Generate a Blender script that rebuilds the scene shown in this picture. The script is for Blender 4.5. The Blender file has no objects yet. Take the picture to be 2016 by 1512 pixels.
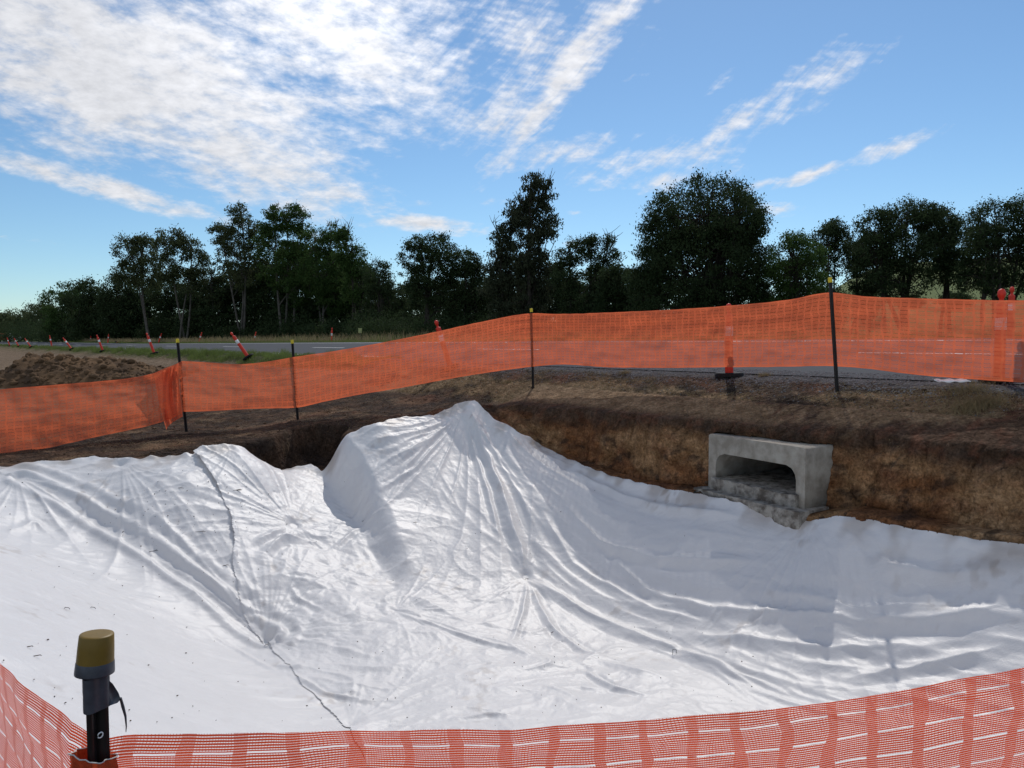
import bpy, math, numpy as np
from mathutils import Matrix, Vector
rng = np.random.default_rng(7)
S = bpy.context.scene
COL = S.collection
# ------------------------------------------------------------------ camera
F = 1500.0; CX, CY = 1008.0, 756.0
EYE = np.array([0.0, 0.0, 1.6])
PITCH = math.atan((756 - 662) / F); ROLL = math.radians(0.34)
_r0 = np.array([1., 0, 0]); _u0 = np.array([0, math.sin(PITCH), math.cos(PITCH)]); FW = np.array([0, math.cos(PITCH), -math.sin(PITCH)])
RT = math.cos(ROLL) * _r0 - math.sin(ROLL) * _u0
UP = math.cos(ROLL) * _u0 + math.sin(ROLL) * _r0
cd = bpy.data.cameras.new('camera'); cam = bpy.data.objects.new('camera', cd); COL.objects.link(cam)
cd.sensor_width = 36; cd.lens = F / 2016 * 36; cd.clip_end = 8000; cd.clip_start = 0.05
cam.matrix_world = Matrix(((RT[0], UP[0], -FW[0], EYE[0]), (RT[1], UP[1], -FW[1], EYE[1]), (RT[2], UP[2], -FW[2], EYE[2]), (0, 0, 0, 1)))
S.camera = cam
# ------------------------------------------------------------------ light
SUN_AZ, SUN_EL = 13.0, 46.0
sl = bpy.data.lights.new('sun', 'SUN'); so = bpy.data.objects.new('sun', sl); COL.objects.link(so)
sl.energy = 2.5; sl.angle = math.radians(0.5); sl.color = (1.0, 0.95, 0.88)
_a, _e = math.radians(SUN_AZ), math.radians(SUN_EL)
sd = Vector((math.sin(_a) * math.cos(_e), math.cos(_a) * math.cos(_e), math.sin(_e)))
so.rotation_euler = sd.to_track_quat('Z', 'Y').to_euler()
S.view_settings.view_transform = 'Standard'; S.view_settings.look = 'None'
S.view_settings.exposure = 0.07; S.view_settings.gamma = 1.0; S.view_settings.use_curve_mapping = False
SKY_STRENGTH = 0.105
CLOUD_LEVEL = 1.12

def ray(px, py):
    d = FW + (px - CX) / F * RT - (py - CY) / F * UP
    return d / d[1]
def W(px, py, Y): return EYE + ray(px, py) * Y
def Wz(px, py, z):
    d = ray(px, py); return EYE + d * ((z - EYE[2]) / d[2])
def Ws(px, py, s0):
    d = ray(px, py); Y = s0 / (d[0] * .786 + .618); return EYE + d * Y
def azel(px, py):
    d = ray(px, py); return math.degrees(math.atan2(d[0], d[1])), math.degrees(math.atan2(d[2], math.hypot(d[0], d[1])))

# ------------------------------------------------------------------ world: sky with clouds
w = bpy.data.worlds.new('World'); S.world = w; w.use_nodes = True
nt = w.node_tree; nt.nodes.clear()
def N(t, typ, **kw):
    n = t.nodes.new(typ)
    for k, v in kw.items(): setattr(n, k, v)
    return n
def L(t, a, b): t.links.new(a, b)
def mth(t, op, a, b=None, c=None, clamp=False):
    n = N(t, 'ShaderNodeMath', operation=op, use_clamp=clamp)
    for i, v in enumerate((a, b, c)):
        if v is None: continue
        if isinstance(v, (int, float)): n.inputs[i].default_value = v
        else: L(t, v, n.inputs[i])
    return n.outputs[0]
out = N(nt, 'ShaderNodeOutputWorld'); bg = N(nt, 'ShaderNodeBackground'); L(nt, bg.outputs[0], out.inputs[0])
sky = N(nt, 'ShaderNodeTexSky', sky_type='NISHITA', sun_disc=False)
sky.sun_elevation = _e; sky.sun_rotation = _a; sky.air_density = 1.0; sky.dust_density = 0.25; sky.ozone_density = 4.0; sky.altitude = 600
tc = N(nt, 'ShaderNodeTexCoord'); sp = N(nt, 'ShaderNodeSeparateXYZ'); L(nt, tc.outputs['Generated'], sp.inputs[0])
X, Y_, Z = sp.outputs
az = mth(nt, 'MULTIPLY', mth(nt, 'ARCTAN2', X, Y_), 57.29578)
el = mth(nt, 'MULTIPLY', mth(nt, 'ARCSINE', Z), 57.29578)
cmb = N(nt, 'ShaderNodeCombineXYZ'); L(nt, az, cmb.inputs[0]); L(nt, el, cmb.inputs[1])
AE = cmb.outputs[0]
zc = mth(nt, 'MAXIMUM', Z, 0.02)
zc2 = mth(nt, 'ADD', zc, 0.25)
cp = N(nt, 'ShaderNodeCombineXYZ'); L(nt, mth(nt, 'DIVIDE', X, zc2), cp.inputs[0]); L(nt, mth(nt, 'DIVIDE', Y_, zc2), cp.inputs[1])
PLANE = cp.outputs[0]
# (px, py, half length px, half width px, image rotation deg (+ = right end lower), weight)
BL = [(240,130,580,200,12,1.35),(440,270,400,130,22,1.2),(60,150,320,130,5,1.1),(720,90,330,170,15,1.1),(640,20,330,130,0,1.2),(700,210,230,60,-8,.75),
      (1130,130,330,50,-47,1.15),(1000,200,190,75,-35,.85),(1030,60,110,110,-60,.75),(1180,20,90,75,-60,.7),(1320,20,140,45,-40,.45),
      (215,372,290,28,12,1.15),(150,340,200,25,8,.55),(1100,300,180,34,-10,.85),(1290,315,230,42,-10,.85),(1450,240,250,34,-33,.8),(1600,160,170,36,-20,.78),(1570,195,110,40,-20,.75),
      (1430,155,60,14,-30,.55),(1380,330,120,30,0,.55),(1310,355,90,26,-8,.95),(1760,292,120,22,-14,1.0),(1600,342,90,16,-14,.95),(1530,412,66,18,4,1.0),(1500,362,70,10,-10,.55),(840,442,150,21,5,1.15),(740,430,60,14,0,.6),
      (968,397,45,11,0,.7),(1134,420,32,7,0,.75),(1130,482,60,12,0,.6),(60,474,80,8,4,.35),(160,470,40,7,0,.35),(1650,108,70,14,-10,.4),(1250,152,40,9,-12,.55),(135,285,50,16,-8,.6),(820,400,60,10,3,.5)]
BACK_FILL = [(-125, 34, 70, 32, 1.25), (140, 38, 70, 34, 1.25), (179, 20, 70, 14, 1.0), (-179, 40, 50, 26, 1.2), (-75, 50, 36, 20, .9), (95, 55, 40, 24, 1.0)]  # unseen clouds beside and behind the camera, added for whiter fill light
acc = None
for (bx, by, a_, b_, rot, wt) in BL:
    A, E = azel(bx, by)
    f = math.cos(math.radians(A)) ** 2
    m = N(nt, 'ShaderNodeMapping', vector_type='TEXTURE')
    m.inputs['Location'].default_value = (A, E, 0); m.inputs['Rotation'].default_value = (0, 0, -math.radians(rot))
    k = 57.3 / F
    m.inputs['Scale'].default_value = (a_ * k * (f * .5 + .5), b_ * k, 1)
    L(nt, AE, m.inputs[0])
    g = N(nt, 'ShaderNodeTexGradient', gradient_type='SPHERICAL'); L(nt, m.outputs[0], g.inputs[0])
    o = mth(nt, 'MULTIPLY', mth(nt, 'POWER', g.outputs['Fac'], .6), wt)
    acc = o if acc is None else mth(nt, 'MAXIMUM', acc, o)
for (A, E, ra, re, wt) in BACK_FILL:
    m = N(nt, 'ShaderNodeMapping', vector_type='TEXTURE'); m.inputs['Location'].default_value = (A, E, 0); m.inputs['Scale'].default_value = (ra, re, 1); L(nt, AE, m.inputs[0])
    g = N(nt, 'ShaderNodeTexGradient', gradient_type='SPHERICAL'); L(nt, m.outputs[0], g.inputs[0])
    acc = mth(nt, 'MAXIMUM', acc, mth(nt, 'MULTIPLY', mth(nt, 'POWER', g.outputs['Fac'], .6), wt))
def noise(t, vec, scale, detail=6, rough=.55, dist=0, stretch=None, rot=0):
    if stretch:
        m = N(t, 'ShaderNodeMapping'); m.inputs['Scale'].default_value = stretch; m.inputs['Rotation'].default_value = (0, 0, rot); L(t, vec, m.inputs[0]); vec = m.outputs[0]
    n = N(t, 'ShaderNodeTexNoise'); n.inputs['Scale'].default_value = scale; n.inputs['Detail'].default_value = detail
    n.inputs['Roughness'].default_value = rough; n.inputs['Distortion'].default_value = dist; L(t, vec, n.inputs['Vector'])
    return n.outputs['Fac']
n1 = noise(nt, PLANE, 5.0, 12, .68, .3)
n2 = noise(nt, PLANE, 19, 8, .62, .1)
wv = N(nt, 'ShaderNodeTexWave', wave_type='BANDS', bands_direction='Y'); wv.inputs['Scale'].default_value = 6.5; wv.inputs['Distortion'].default_value = 9; wv.inputs['Detail'].default_value = 3; wv.inputs['Detail Scale'].default_value = 1.6
L(nt, PLANE, wv.inputs[0])
nn = mth(nt, 'ADD', mth(nt, 'MULTIPLY', n1, 1.7), mth(nt, 'MULTIPLY', n2, 1.15))
m3 = N(nt, 'ShaderNodeMapping', vector_type='TEXTURE'); m3.inputs['Rotation'].default_value = (0, 0, math.radians(40)); m3.inputs['Scale'].default_value = (3.6, .85, 1); L(nt, AE, m3.inputs[0])
n3 = noise(nt, m3.outputs[0], 1.0, 5, .6, .4)
m4 = N(nt, 'ShaderNodeMapping', vector_type='TEXTURE'); m4.inputs['Rotation'].default_value = (0, 0, math.radians(-14)); m4.inputs['Scale'].default_value = (3.6, 1.1, 1); L(nt, AE, m4.inputs[0])
n4 = noise(nt, m4.outputs[0], 1.0, 5, .6, .4)
wr_ = N(nt, 'ShaderNodeMapRange', interpolation_type='SMOOTHSTEP'); L(nt, az, wr_.inputs[0]); wr_.inputs[1].default_value = -12; wr_.inputs[2].default_value = 0
ns = N(nt, 'ShaderNodeMix', data_type='FLOAT'); L(nt, wr_.outputs[0], ns.inputs[0]); L(nt, n4, ns.inputs[2]); L(nt, n3, ns.inputs[3])
nn = mth(nt, 'ADD', nn, mth(nt, 'MULTIPLY', mth(nt, 'SUBTRACT', ns.outputs[0], .5), 1.35))
m5 = N(nt, 'ShaderNodeMapping', vector_type='TEXTURE'); m5.inputs['Rotation'].default_value = (0, 0, math.radians(-10)); m5.inputs['Scale'].default_value = (1, 1, 1); L(nt, AE, m5.inputs[0])
w5 = N(nt, 'ShaderNodeTexWave', wave_type='BANDS', bands_direction='Y'); w5.inputs['Scale'].default_value = .62; w5.inputs['Distortion'].default_value = 3.5; w5.inputs['Detail'].default_value = 3; w5.inputs['Detail Scale'].default_value = .8; L(nt, m5.outputs[0], w5.inputs[0])
eh = N(nt, 'ShaderNodeMapRange', interpolation_type='SMOOTHSTEP'); L(nt, el, eh.inputs[0]); eh.inputs[1].default_value = 13; eh.inputs[2].default_value = 20
nn = mth(nt, 'ADD', nn, mth(nt, 'MULTIPLY', mth(nt, 'MULTIPLY', mth(nt, 'SUBTRACT', w5.outputs['Fac'], .5), wr_.outputs[0]), mth(nt, 'MULTIPLY', eh.outputs[0], .12)))
cov = mth(nt, 'ADD', mth(nt, 'MULTIPLY', acc, 1.15), mth(nt, 'SUBTRACT', nn, 1.56))
cov = mth(nt, 'MULTIPLY', cov, mth(nt, 'MULTIPLY', acc, 6, clamp=True))
mr = N(nt, 'ShaderNodeMapRange', interpolation_type='SMOOTHSTEP'); L(nt, cov, mr.inputs[0]); mr.inputs[1].default_value = .18; mr.inputs[2].default_value = 1.25
cc = N(nt, 'ShaderNodeMapRange'); L(nt, n2, cc.inputs[0]); cc.inputs[1].default_value = .3; cc.inputs[2].default_value = .7; cc.inputs[3].default_value = .78; cc.inputs[4].default_value = 1.06
# clouds glow brighter towards the sun
vd = N(nt, 'ShaderNodeVectorMath', operation='DOT_PRODUCT'); L(nt, tc.outputs['Generated'], vd.inputs[0]); vd.inputs[1].default_value = sd
gl = mth(nt, 'ADD', mth(nt, 'MULTIPLY', mth(nt, 'POWER', mth(nt, 'MAXIMUM', vd.outputs['Value'], 0), 8), 0.25), .70)
mg = N(nt, 'ShaderNodeMapping', vector_type='TEXTURE'); _A, _E = azel(640, -40); mg.inputs['Location'].default_value = (_A, _E, 0); mg.inputs['Scale'].default_value = (17, 13, 1); L(nt, AE, mg.inputs[0])
gg = N(nt, 'ShaderNodeTexGradient', gradient_type='SPHERICAL'); L(nt, mg.outputs[0], gg.inputs[0])      # soft glow painted into the cloud brightness around this spot
gl = mth(nt, 'ADD', gl, mth(nt, 'MULTIPLY', gg.outputs['Fac'], .35))
lv = mth(nt, 'MULTIPLY', mth(nt, 'MULTIPLY', cc.outputs[0], gl), CLOUD_LEVEL)
cl = N(nt, 'ShaderNodeCombineColor'); L(nt, lv, cl.inputs[0]); L(nt, mth(nt, 'MULTIPLY', lv, 1.0), cl.inputs[1]); L(nt, mth(nt, 'MULTIPLY', lv, 1.03), cl.inputs[2])
sk = N(nt, 'ShaderNodeVectorMath', operation='SCALE'); L(nt, sky.outputs[0], sk.inputs[0]); sk.inputs['Scale'].default_value = SKY_STRENGTH
tint = N(nt, 'ShaderNodeVectorMath', operation='MULTIPLY'); L(nt, sk.outputs[0], tint.inputs[0]); tint.inputs[1].default_value = (.80, .93, .955)
mx = N(nt, 'ShaderNodeMix', data_type='RGBA'); L(nt, mth(nt, 'MULTIPLY', mr.outputs[0], .93), mx.inputs[0]); L(nt, tint.outputs[0], mx.inputs[6]); L(nt, cl.outputs[0], mx.inputs[7])
L(nt, mx.outputs[2], bg.inputs[0]); bg.inputs[1].default_value = 1.0

# ------------------------------------------------------------------ numpy noise
_perm = rng.permutation(4096)
_gr = rng.uniform(0, 2 * math.pi, 4096)
def perlin(x, y, seed=0):
    xi = np.floor(x).astype(np.int64); yi = np.floor(y).astype(np.int64)
    xf = x - xi; yf = y - yi
    u = xf * xf * xf * (xf * (xf * 6 - 15) + 10); v = yf * yf * yf * (yf * (yf * 6 - 15) + 10)
    def g(ix, iy, dx, dy):
        h = _perm[(_perm[(ix + seed * 131) & 4095] + iy) & 4095]; a = _gr[h]
        return np.cos(a) * dx + np.sin(a) * dy
    a = g(xi, yi, xf, yf); b = g(xi + 1, yi, xf - 1, yf); c = g(xi, yi + 1, xf, yf - 1); d = g(xi + 1, yi + 1, xf - 1, yf - 1)
    return ((a + u * (b - a)) + v * ((c + u * (d - c)) - (a + u * (b - a)))) * 1.5
def fbm(x, y, o=4, seed=0, rough=.5):
    s = 0; a = 1; t = 0
    for i in range(o):
        s = s + a * perlin(x * 2 ** i, y * 2 ** i, seed + i); t += a; a *= rough
    return s / t
def ridge(x, y, o=3, seed=0, rough=.5, p=2):
    s = 0; a = 1; t = 0
    for i in range(o):
        s = s + a * (1 - np.minimum(1, np.abs(perlin(x * 2 ** i, y * 2 ** i, seed + i)) * 1.6)) ** p; t += a; a *= rough
    return s / t
def sm(a, b, x):
    t = np.clip((x - a) / (b - a), 0, 1); return t * t * (3 - 2 * t)
def in_poly(x, y, P):
    r = np.zeros(np.shape(x), bool); n = len(P)
    for i in range(n):
        x1, y1 = P[i][:2]; x2, y2 = P[(i + 1) % n][:2]
        if y1 == y2: continue
        c = ((y1 > y) != (y2 > y)) & (x < (x2 - x1) * (y - y1) / (y2 - y1) + x1)
        r ^= c
    return r
def d_line(x, y, P, closed=False):
    d = np.full(np.shape(x), 1e9); side = np.zeros(np.shape(x)); n = len(P)
    for i in range(n if closed else n - 1):
        x1, y1 = P[i][:2]; x2, y2 = P[(i + 1) % n][:2]
        dx, dy = x2 - x1, y2 - y1; q = dx * dx + dy * dy
        t = np.clip(((x - x1) * dx + (y - y1) * dy) / q, 0, 1)
        e = np.hypot(x - x1 - t * dx, y - y1 - t * dy)
        c = dx * (y - y1) - dy * (x - x1)
        m = e < d - 1e-9
        d = np.where(m, e, d); side = np.where(m, np.sign(c), side)
    return d, side
def poly_sd(x, y, P):
    d, _ = d_line(x, y, P, True); return np.where(in_poly(x, y, P), d, -d)

# ------------------------------------------------------------------ terrain maths
SX, SY = .786, .618          # across the road (away from the pit)
TX, TY = -.618, .786         # along the road (away to the left)
def st(x, y): return x * SX + y * SY, x * TX + y * TY
def xy(s, t): return s * SX + t * TX, s * SY + t * TY
S0, S1 = 9.75, 17.3
def zn(t): te = np.clip(t, -25, 80); return 1.04 - .0024 * te
def zf(t): te = np.clip(t, -25, 80); return 1.54 - .0054 * te
def zroad(s, t):
    k = np.clip((s - S0) / (S1 - S0), -.2, 1.2); return zn(t) + (zf(t) - zn(t)) * k
PR_S = [-50, 0, 4, 5.3, 6.5, 7.4, 8.0, 8.7, 9.15, 9.45, 9.75]
PR_Z = [0, .02, .06, .15, .27, .38, .50, .78, .92, 1.0, 1.03]
PR2_Z = [.02, .05, .10, .16, .24, .40, .55, .70, .76, .985, 1.03]
def Oz(x, y):
    s, t = st(x, y)
    near = np.interp(s, PR_S, PR_Z); nearL = np.interp(s, PR_S, PR2_Z)
    k = sm(14, 20, t); near = near * (1 - k) + nearL * k
    near = near + (zn(t) - 1.04) * sm(6, 9, s)
    rd = zroad(s, t) - .02
    far = zf(t) - .05 - .16 * sm(17.6, 20, s) + .1 * sm(21, 26, s)
    az_ = x / np.maximum(y, 1)
    r = np.hypot(x, y)
    far = far + np.maximum(0, r - 48) * .085 * sm(.30, .5, az_) * sm(0, 30, r - 48)
    far = far + .4 * fbm(x / 30, y / 30, 2, 5) * sm(20, 60, s)
    z = np.where(s < S0, near, np.where(s < S1, rd, far))
    return z
_pit = [xy(7.9, -4), xy(7.92, 1), xy(7.88, 6), xy(7.78, 9), (-.55, 12.9), (-2.58, 11.45), (-2.68, 12.3), (-3.3, 12.7), (-3.6, 11.6), (-3.95, 11.1), (-5.1, 10.0), (-6.2, 9.4), (-9, 8.5), (-9, 4), (-4.5, 1.7), (6.5, 1.7)]
def PP(l):
    return [tuple(Wz(a, b, c)) for a, b, c in l]
floorp = PP([(900,1350,-1.6),(900,1440,-1.6),(1200,1400,-1.6),(780,1275,-1.52),(1035,1210,-1.52),(690,1440,-1.6),(600,1330,-1.57),(1300,1335,-1.6)]) + [(0,4.6,-1.3),(-1.2,4.4,-1.2),(0,2.2,0),(2,2.3,0),(2,4.7,-1.35)]
_redge = [(2016,1078),(1930,1072),(1850,1060),(1760,1040),(1700,1029),(1650,1024),(1610,1029),(1540,1020),(1470,1000),(1400,985),(1290,966),(1180,936),(1100,902),(1060,880)]
PRc = floorp + [tuple(Ws(a, b, 7.5)) for a, b in _redge] + PP([(1020,855,.1),(935,797,.47),
      (850,1000,-.73),(725,970,-.50),(716,891,-.06),(659,872,.03),(645,872,.045),(751,1018,-.75),(773,1059,-.93),(801,1097,-1.12),(850,815,.36),(740,850,.2),(920,900,-.21),
      (1035,1140,-1.35),(1180,1225,-1.57),(1330,1290,-1.6),(1520,1392,-1.6),(985,1000,-.73),(930,1100,-1.17),(1200,1060,-.94),(1400,1120,-.97),(1700,1200,-.96),(2016,1310,-1.0),(1500,1250,-1.31),(1850,1160,-.69)]) + [(4.5,2.2,-.1),(6.5,2.2,0),(7.5,1.5,.05),(-3,13.5,.2),(1,13,.3)]
PLc = floorp + PP([(0,930,0),(130,921,0),(230,915,0),(380,905,0),(465,888,.05),(60,952,-.1),(300,1100,-.85),(520,1270,-1.54),(300,1000,-.4),(450,1000,-.51),(480,1130,-1.06),(200,1035,-.55),
      (540,940,-.47),(560,937,-.46),(610,924,-.38),(600,1000,-.70),(575,1040,-.82),(640,945,-.50),(659,1002,-.78),(719,1066,-1.05),(751,1145,-1.32),(600,1150,-1.2),(600,1230,-1.42),(650,1100,-1.12),(0,1300,-.35),(200,1440,-.7)]) + \
      [(-3.8,4.0,-.05),(-2.5,2.8,-.1),(-1.2,2.4,-.1),(-5.2,5.7,0),(-6.9,7.8,0),(-4.4,6.6,-.45),(-3.0,12.0,-.42),(-3.1,12.9,-.15),(-9,9,0),(-9,4,0),(-5,2,0)]
class TPS:
    def __init__(s, P, lam=.002):
        P = np.array(P); s.P = P; n = len(P)
        K = s.k(P[:, 0][:, None] - P[:, 0], P[:, 1][:, None] - P[:, 1]) + lam * np.eye(n)
        A = np.zeros((n + 3, n + 3)); A[:n, :n] = K; Q = np.c_[np.ones(n), P[:, :2]]; A[:n, n:] = Q; A[n:, :n] = Q.T
        s.c = np.linalg.solve(A, np.r_[P[:, 2], 0, 0, 0])
    def k(s, dx, dy):
        r2 = dx * dx + dy * dy + 1e-12; return .5 * r2 * np.log(r2)
    def __call__(s, x, y):
        n = len(s.P); z = s.c[n] + s.c[n + 1] * x + s.c[n + 2] * y
        for i in range(n): z = z + s.c[i] * s.k(x - s.P[i, 0], y - s.P[i, 1])
        return z
tR, tL = TPS(PRc), TPS(PLc)
_wall = [(-2.75, 13.5), (-2.72, 12.3), (-2.70, 11.3), (-2.42, 10.85), (-2.02, 10.3), (-1.88, 10.0), (-1.65, 9.6), (-1.42, 9.15), (-1.2, 8.7), (-.8, 7.5), (-.8, 0)]
def base_z(x, y):
    """smooth ground height without roughness"""
    x = np.asarray(x, float); y = np.asarray(y, float)
    z = Oz(x, y)
    m = (x > -10) & (x < 9) & (y > 1) & (y < 14)
    if m.any():
        xm, ym = x[m], y[m]
        sdp = poly_sd(xm, ym, _pit)
        d, side = d_line(xm, ym, _wall)
        wob = .05 * perlin(xm * 1.7, ym * 1.7, 3)
        k = sm(-.22, .20, d * np.where(side > 0, 1, -1) + wob)      # left of the downward line = right hand side in view
        sq, tq = st(xm, ym); over = np.maximum(0, sq - 7.56) * sm(10, 8.5, tq)      # level bench at the foot of the cut
        p = tL(xm, ym) * (1 - k) + tR(xm - over * SX, ym - over * SY) * k
        o = z[m]
        wob2 = .10 * perlin(xm * 1.3, ym * 1.3, 9) + .04 * perlin(xm * 4, ym * 4, 10)
        wob2 = wob2 * (1 - .8 * np.exp(-((xm - 3.3) / 1.2) ** 2 - ((ym - 8.3) / 1.2) ** 2))
        sdp = sdp + .24 * np.exp(-((xm - 3.55) / .36) ** 2 - ((ym - 8.12) / .34) ** 2)
        kk = sm(-.07, .10, sdp + wob2)
        z = z.copy(); z[m] = o * (1 - kk) + p * kk
    return z
def bz(x, y): return float(base_z(np.array([x]), np.array([y]))[0])
def hit(px, py, lo=2.0, hi=60):
    d = ray(px, py); T = np.linspace(lo, hi, 4000); P = EYE[:, None] + d[:, None] * T
    g = base_z(P[0], P[1]); i = np.argmax(P[2] < g)
    return P[:, i]

# ------------------------------------------------------------------ mesh helpers
MATS = {}
def mesh_np(name, V, F_, mat=None, parent=None, smooth=False, col=None, uv=None):
    V = np.asarray(V, np.float32).reshape(-1, 3); me = bpy.data.meshes.new(name)
    if not isinstance(F_, (list, tuple)): F_ = [F_]
    loops = np.concatenate([np.asarray(f, np.int32).ravel() for f in F_]); sizes = np.concatenate([np.full(len(f), np.shape(f)[1], np.int32) for f in F_])
    me.vertices.add(len(V)); me.vertices.foreach_set('co', V.ravel())
    me.loops.add(len(loops)); me.loops.foreach_set('vertex_index', loops)
    me.polygons.add(len(sizes)); st_ = np.zeros(len(sizes), np.int32); st_[1:] = np.cumsum(sizes)[:-1]
    me.polygons.foreach_set('loop_start', st_); me.polygons.foreach_set('loop_total', sizes)
    if smooth: me.polygons.foreach_set('use_smooth', np.ones(len(sizes), bool))
    me.update(calc_edges=True); me.validate()
    if col is not None:
        a = me.color_attributes.new('Col', 'FLOAT_COLOR', 'POINT'); a.data.foreach_set('color', np.c_[col, np.ones(len(V))].astype(np.float32).ravel())
    if uv is not None:
        u = me.uv_layers.new(name='UVMap'); u.data.foreach_set('uv', np.asarray(uv, np.float32)[loops].ravel())
    if mat: me.materials.append(mat)
    o = bpy.data.objects.new(name, me); COL.objects.link(o)
    if parent: o.parent = parent
    return o
def empty(name, loc, rot=(0, 0, 0)):
    o = bpy.data.objects.new(name, None); COL.objects.link(o); o.location = loc; o.rotation_euler = rot; return o
def tag(o, label=None, cat=None, group=None, kind=None):
    if label: o['label'] = label
    if cat: o['category'] = cat
    if group: o['group'] = group
    if kind: o['kind'] = kind
    return o
class MB:
    def __init__(s): s.V = []; s.F = {3: [], 4: []}; s.n = 0
    def add(s, V, F_):
        V = np.asarray(V, float).reshape(-1, 3); F_ = np.asarray(F_)
        s.V.append(V); s.F[F_.shape[1]].append(F_ + s.n); s.n += len(V)
    def tube(s, P, R, sides=6, cap=True, ell=None):
        P = np.asarray(P, float); n = len(P); R = np.broadcast_to(np.asarray(R, float), (n,))
        T = np.gradient(P, axis=0); T /= np.linalg.norm(T, axis=1)[:, None] + 1e-9
        ref = np.array([0, 0, 1.]) if abs(T[:, 2]).mean() < .8 else np.array([1., 0, 0])
        A = np.cross(T, ref); A /= np.linalg.norm(A, axis=1)[:, None] + 1e-9; B = np.cross(T, A)
        th = np.arange(sides) * 2 * math.pi / sides
        ring = P[:, None] + R[:, None, None] * (A[:, None] * np.cos(th)[None, :, None] + B[:, None] * np.sin(th)[None, :, None])
        i = np.arange(n - 1)[:, None] * sides; j = np.arange(sides)[None]; j2 = (j + 1) % sides
        F_ = np.stack([i + j, i + j2, i + sides + j2, i + sides + j], -1).reshape(-1, 4)
        V = ring.reshape(-1, 3); s.add(V, F_)
        if cap:
            for q, off in ((P[0], 0), (P[-1], (n - 1) * sides)):
                k = np.arange(sides); b = s.n - len(V)
                s.V.append(q[None]); c = s.n; s.n += 1
                f = np.stack([k + off + b, (k + 1) % sides + off + b, np.full(sides, c)], -1)
                s.F[3].append(f); 
                if off == 0: b0 = b
                V = np.concatenate([V, q[None]])
    def lathe(s, prof, seg=20, M=None):
        prof = np.array(prof, float); th = np.arange(seg) * 2 * math.pi / seg
        V = np.stack([prof[:, 0][:, None] * np.cos(th), prof[:, 0][:, None] * np.sin(th), np.repeat(prof[:, 1][:, None], seg, 1)], -1).reshape(-1, 3)
        n = len(prof); i = np.arange(n - 1)[:, None] * seg; j = np.arange(seg)[None]; j2 = (j + 1) % seg
        F_ = np.stack([i + j, i + j2, i + seg + j2, i + seg + j], -1).reshape(-1, 4); s.add(V, F_)
    def prism(s, poly, z0, z1, bev=0):
        poly = np.array(poly, float); n = len(poly)
        c = poly.mean(0)
        rings = [(poly, z0)]
        if bev: rings = [(c + (poly - c) * 1.0, z0), (poly, z1 - bev), (c + (poly - c) * (1 - bev / np.abs(poly - c).max()), z1)]
        else: rings = [(poly, z0), (poly, z1)]
        V = np.concatenate([np.c_[p, np.full(n, z)] for p, z in rings]); m = len(rings)
        i = np.arange(m - 1)[:, None] * n; j = np.arange(n)[None]; j2 = (j + 1) % n
        s.add(V, np.stack([i + j, i + j2, i + n + j2, i + n + j], -1).reshape(-1, 4))
        for r, (p, z) in ((0, rings[0]), (m - 1, rings[-1])):
            Vc = np.concatenate([np.c_[p, np.full(n, z)], [[*p.mean(0), z]]]); k = np.arange(n)
            s.add(Vc, np.stack([k, (k + 1) % n, np.full(n, n)], -1))
    def box(s, x0, y0, z0, x1, y1, z1):
        s.add([(x0,y0,z0),(x1,y0,z0),(x1,y1,z0),(x0,y1,z0),(x0,y0,z1),(x1,y0,z1),(x1,y1,z1),(x0,y1,z1)],
              [(0,3,2,1),(4,5,6,7),(0,1,5,4),(1,2,6,5),(2,3,7,6),(3,0,4,7)])
    def build(s, name, mat, parent=None, smooth=False, uv=None, M=None):
        V = np.concatenate(s.V)
        if M is not None: V = V @ np.asarray(M)[:3, :3].T + np.asarray(M)[:3, 3]
        Fs = [np.concatenate(s.F[k]) for k in (3, 4) if s.F[k]]
        return mesh_np(name, V, Fs, mat, parent, smooth)

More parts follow.
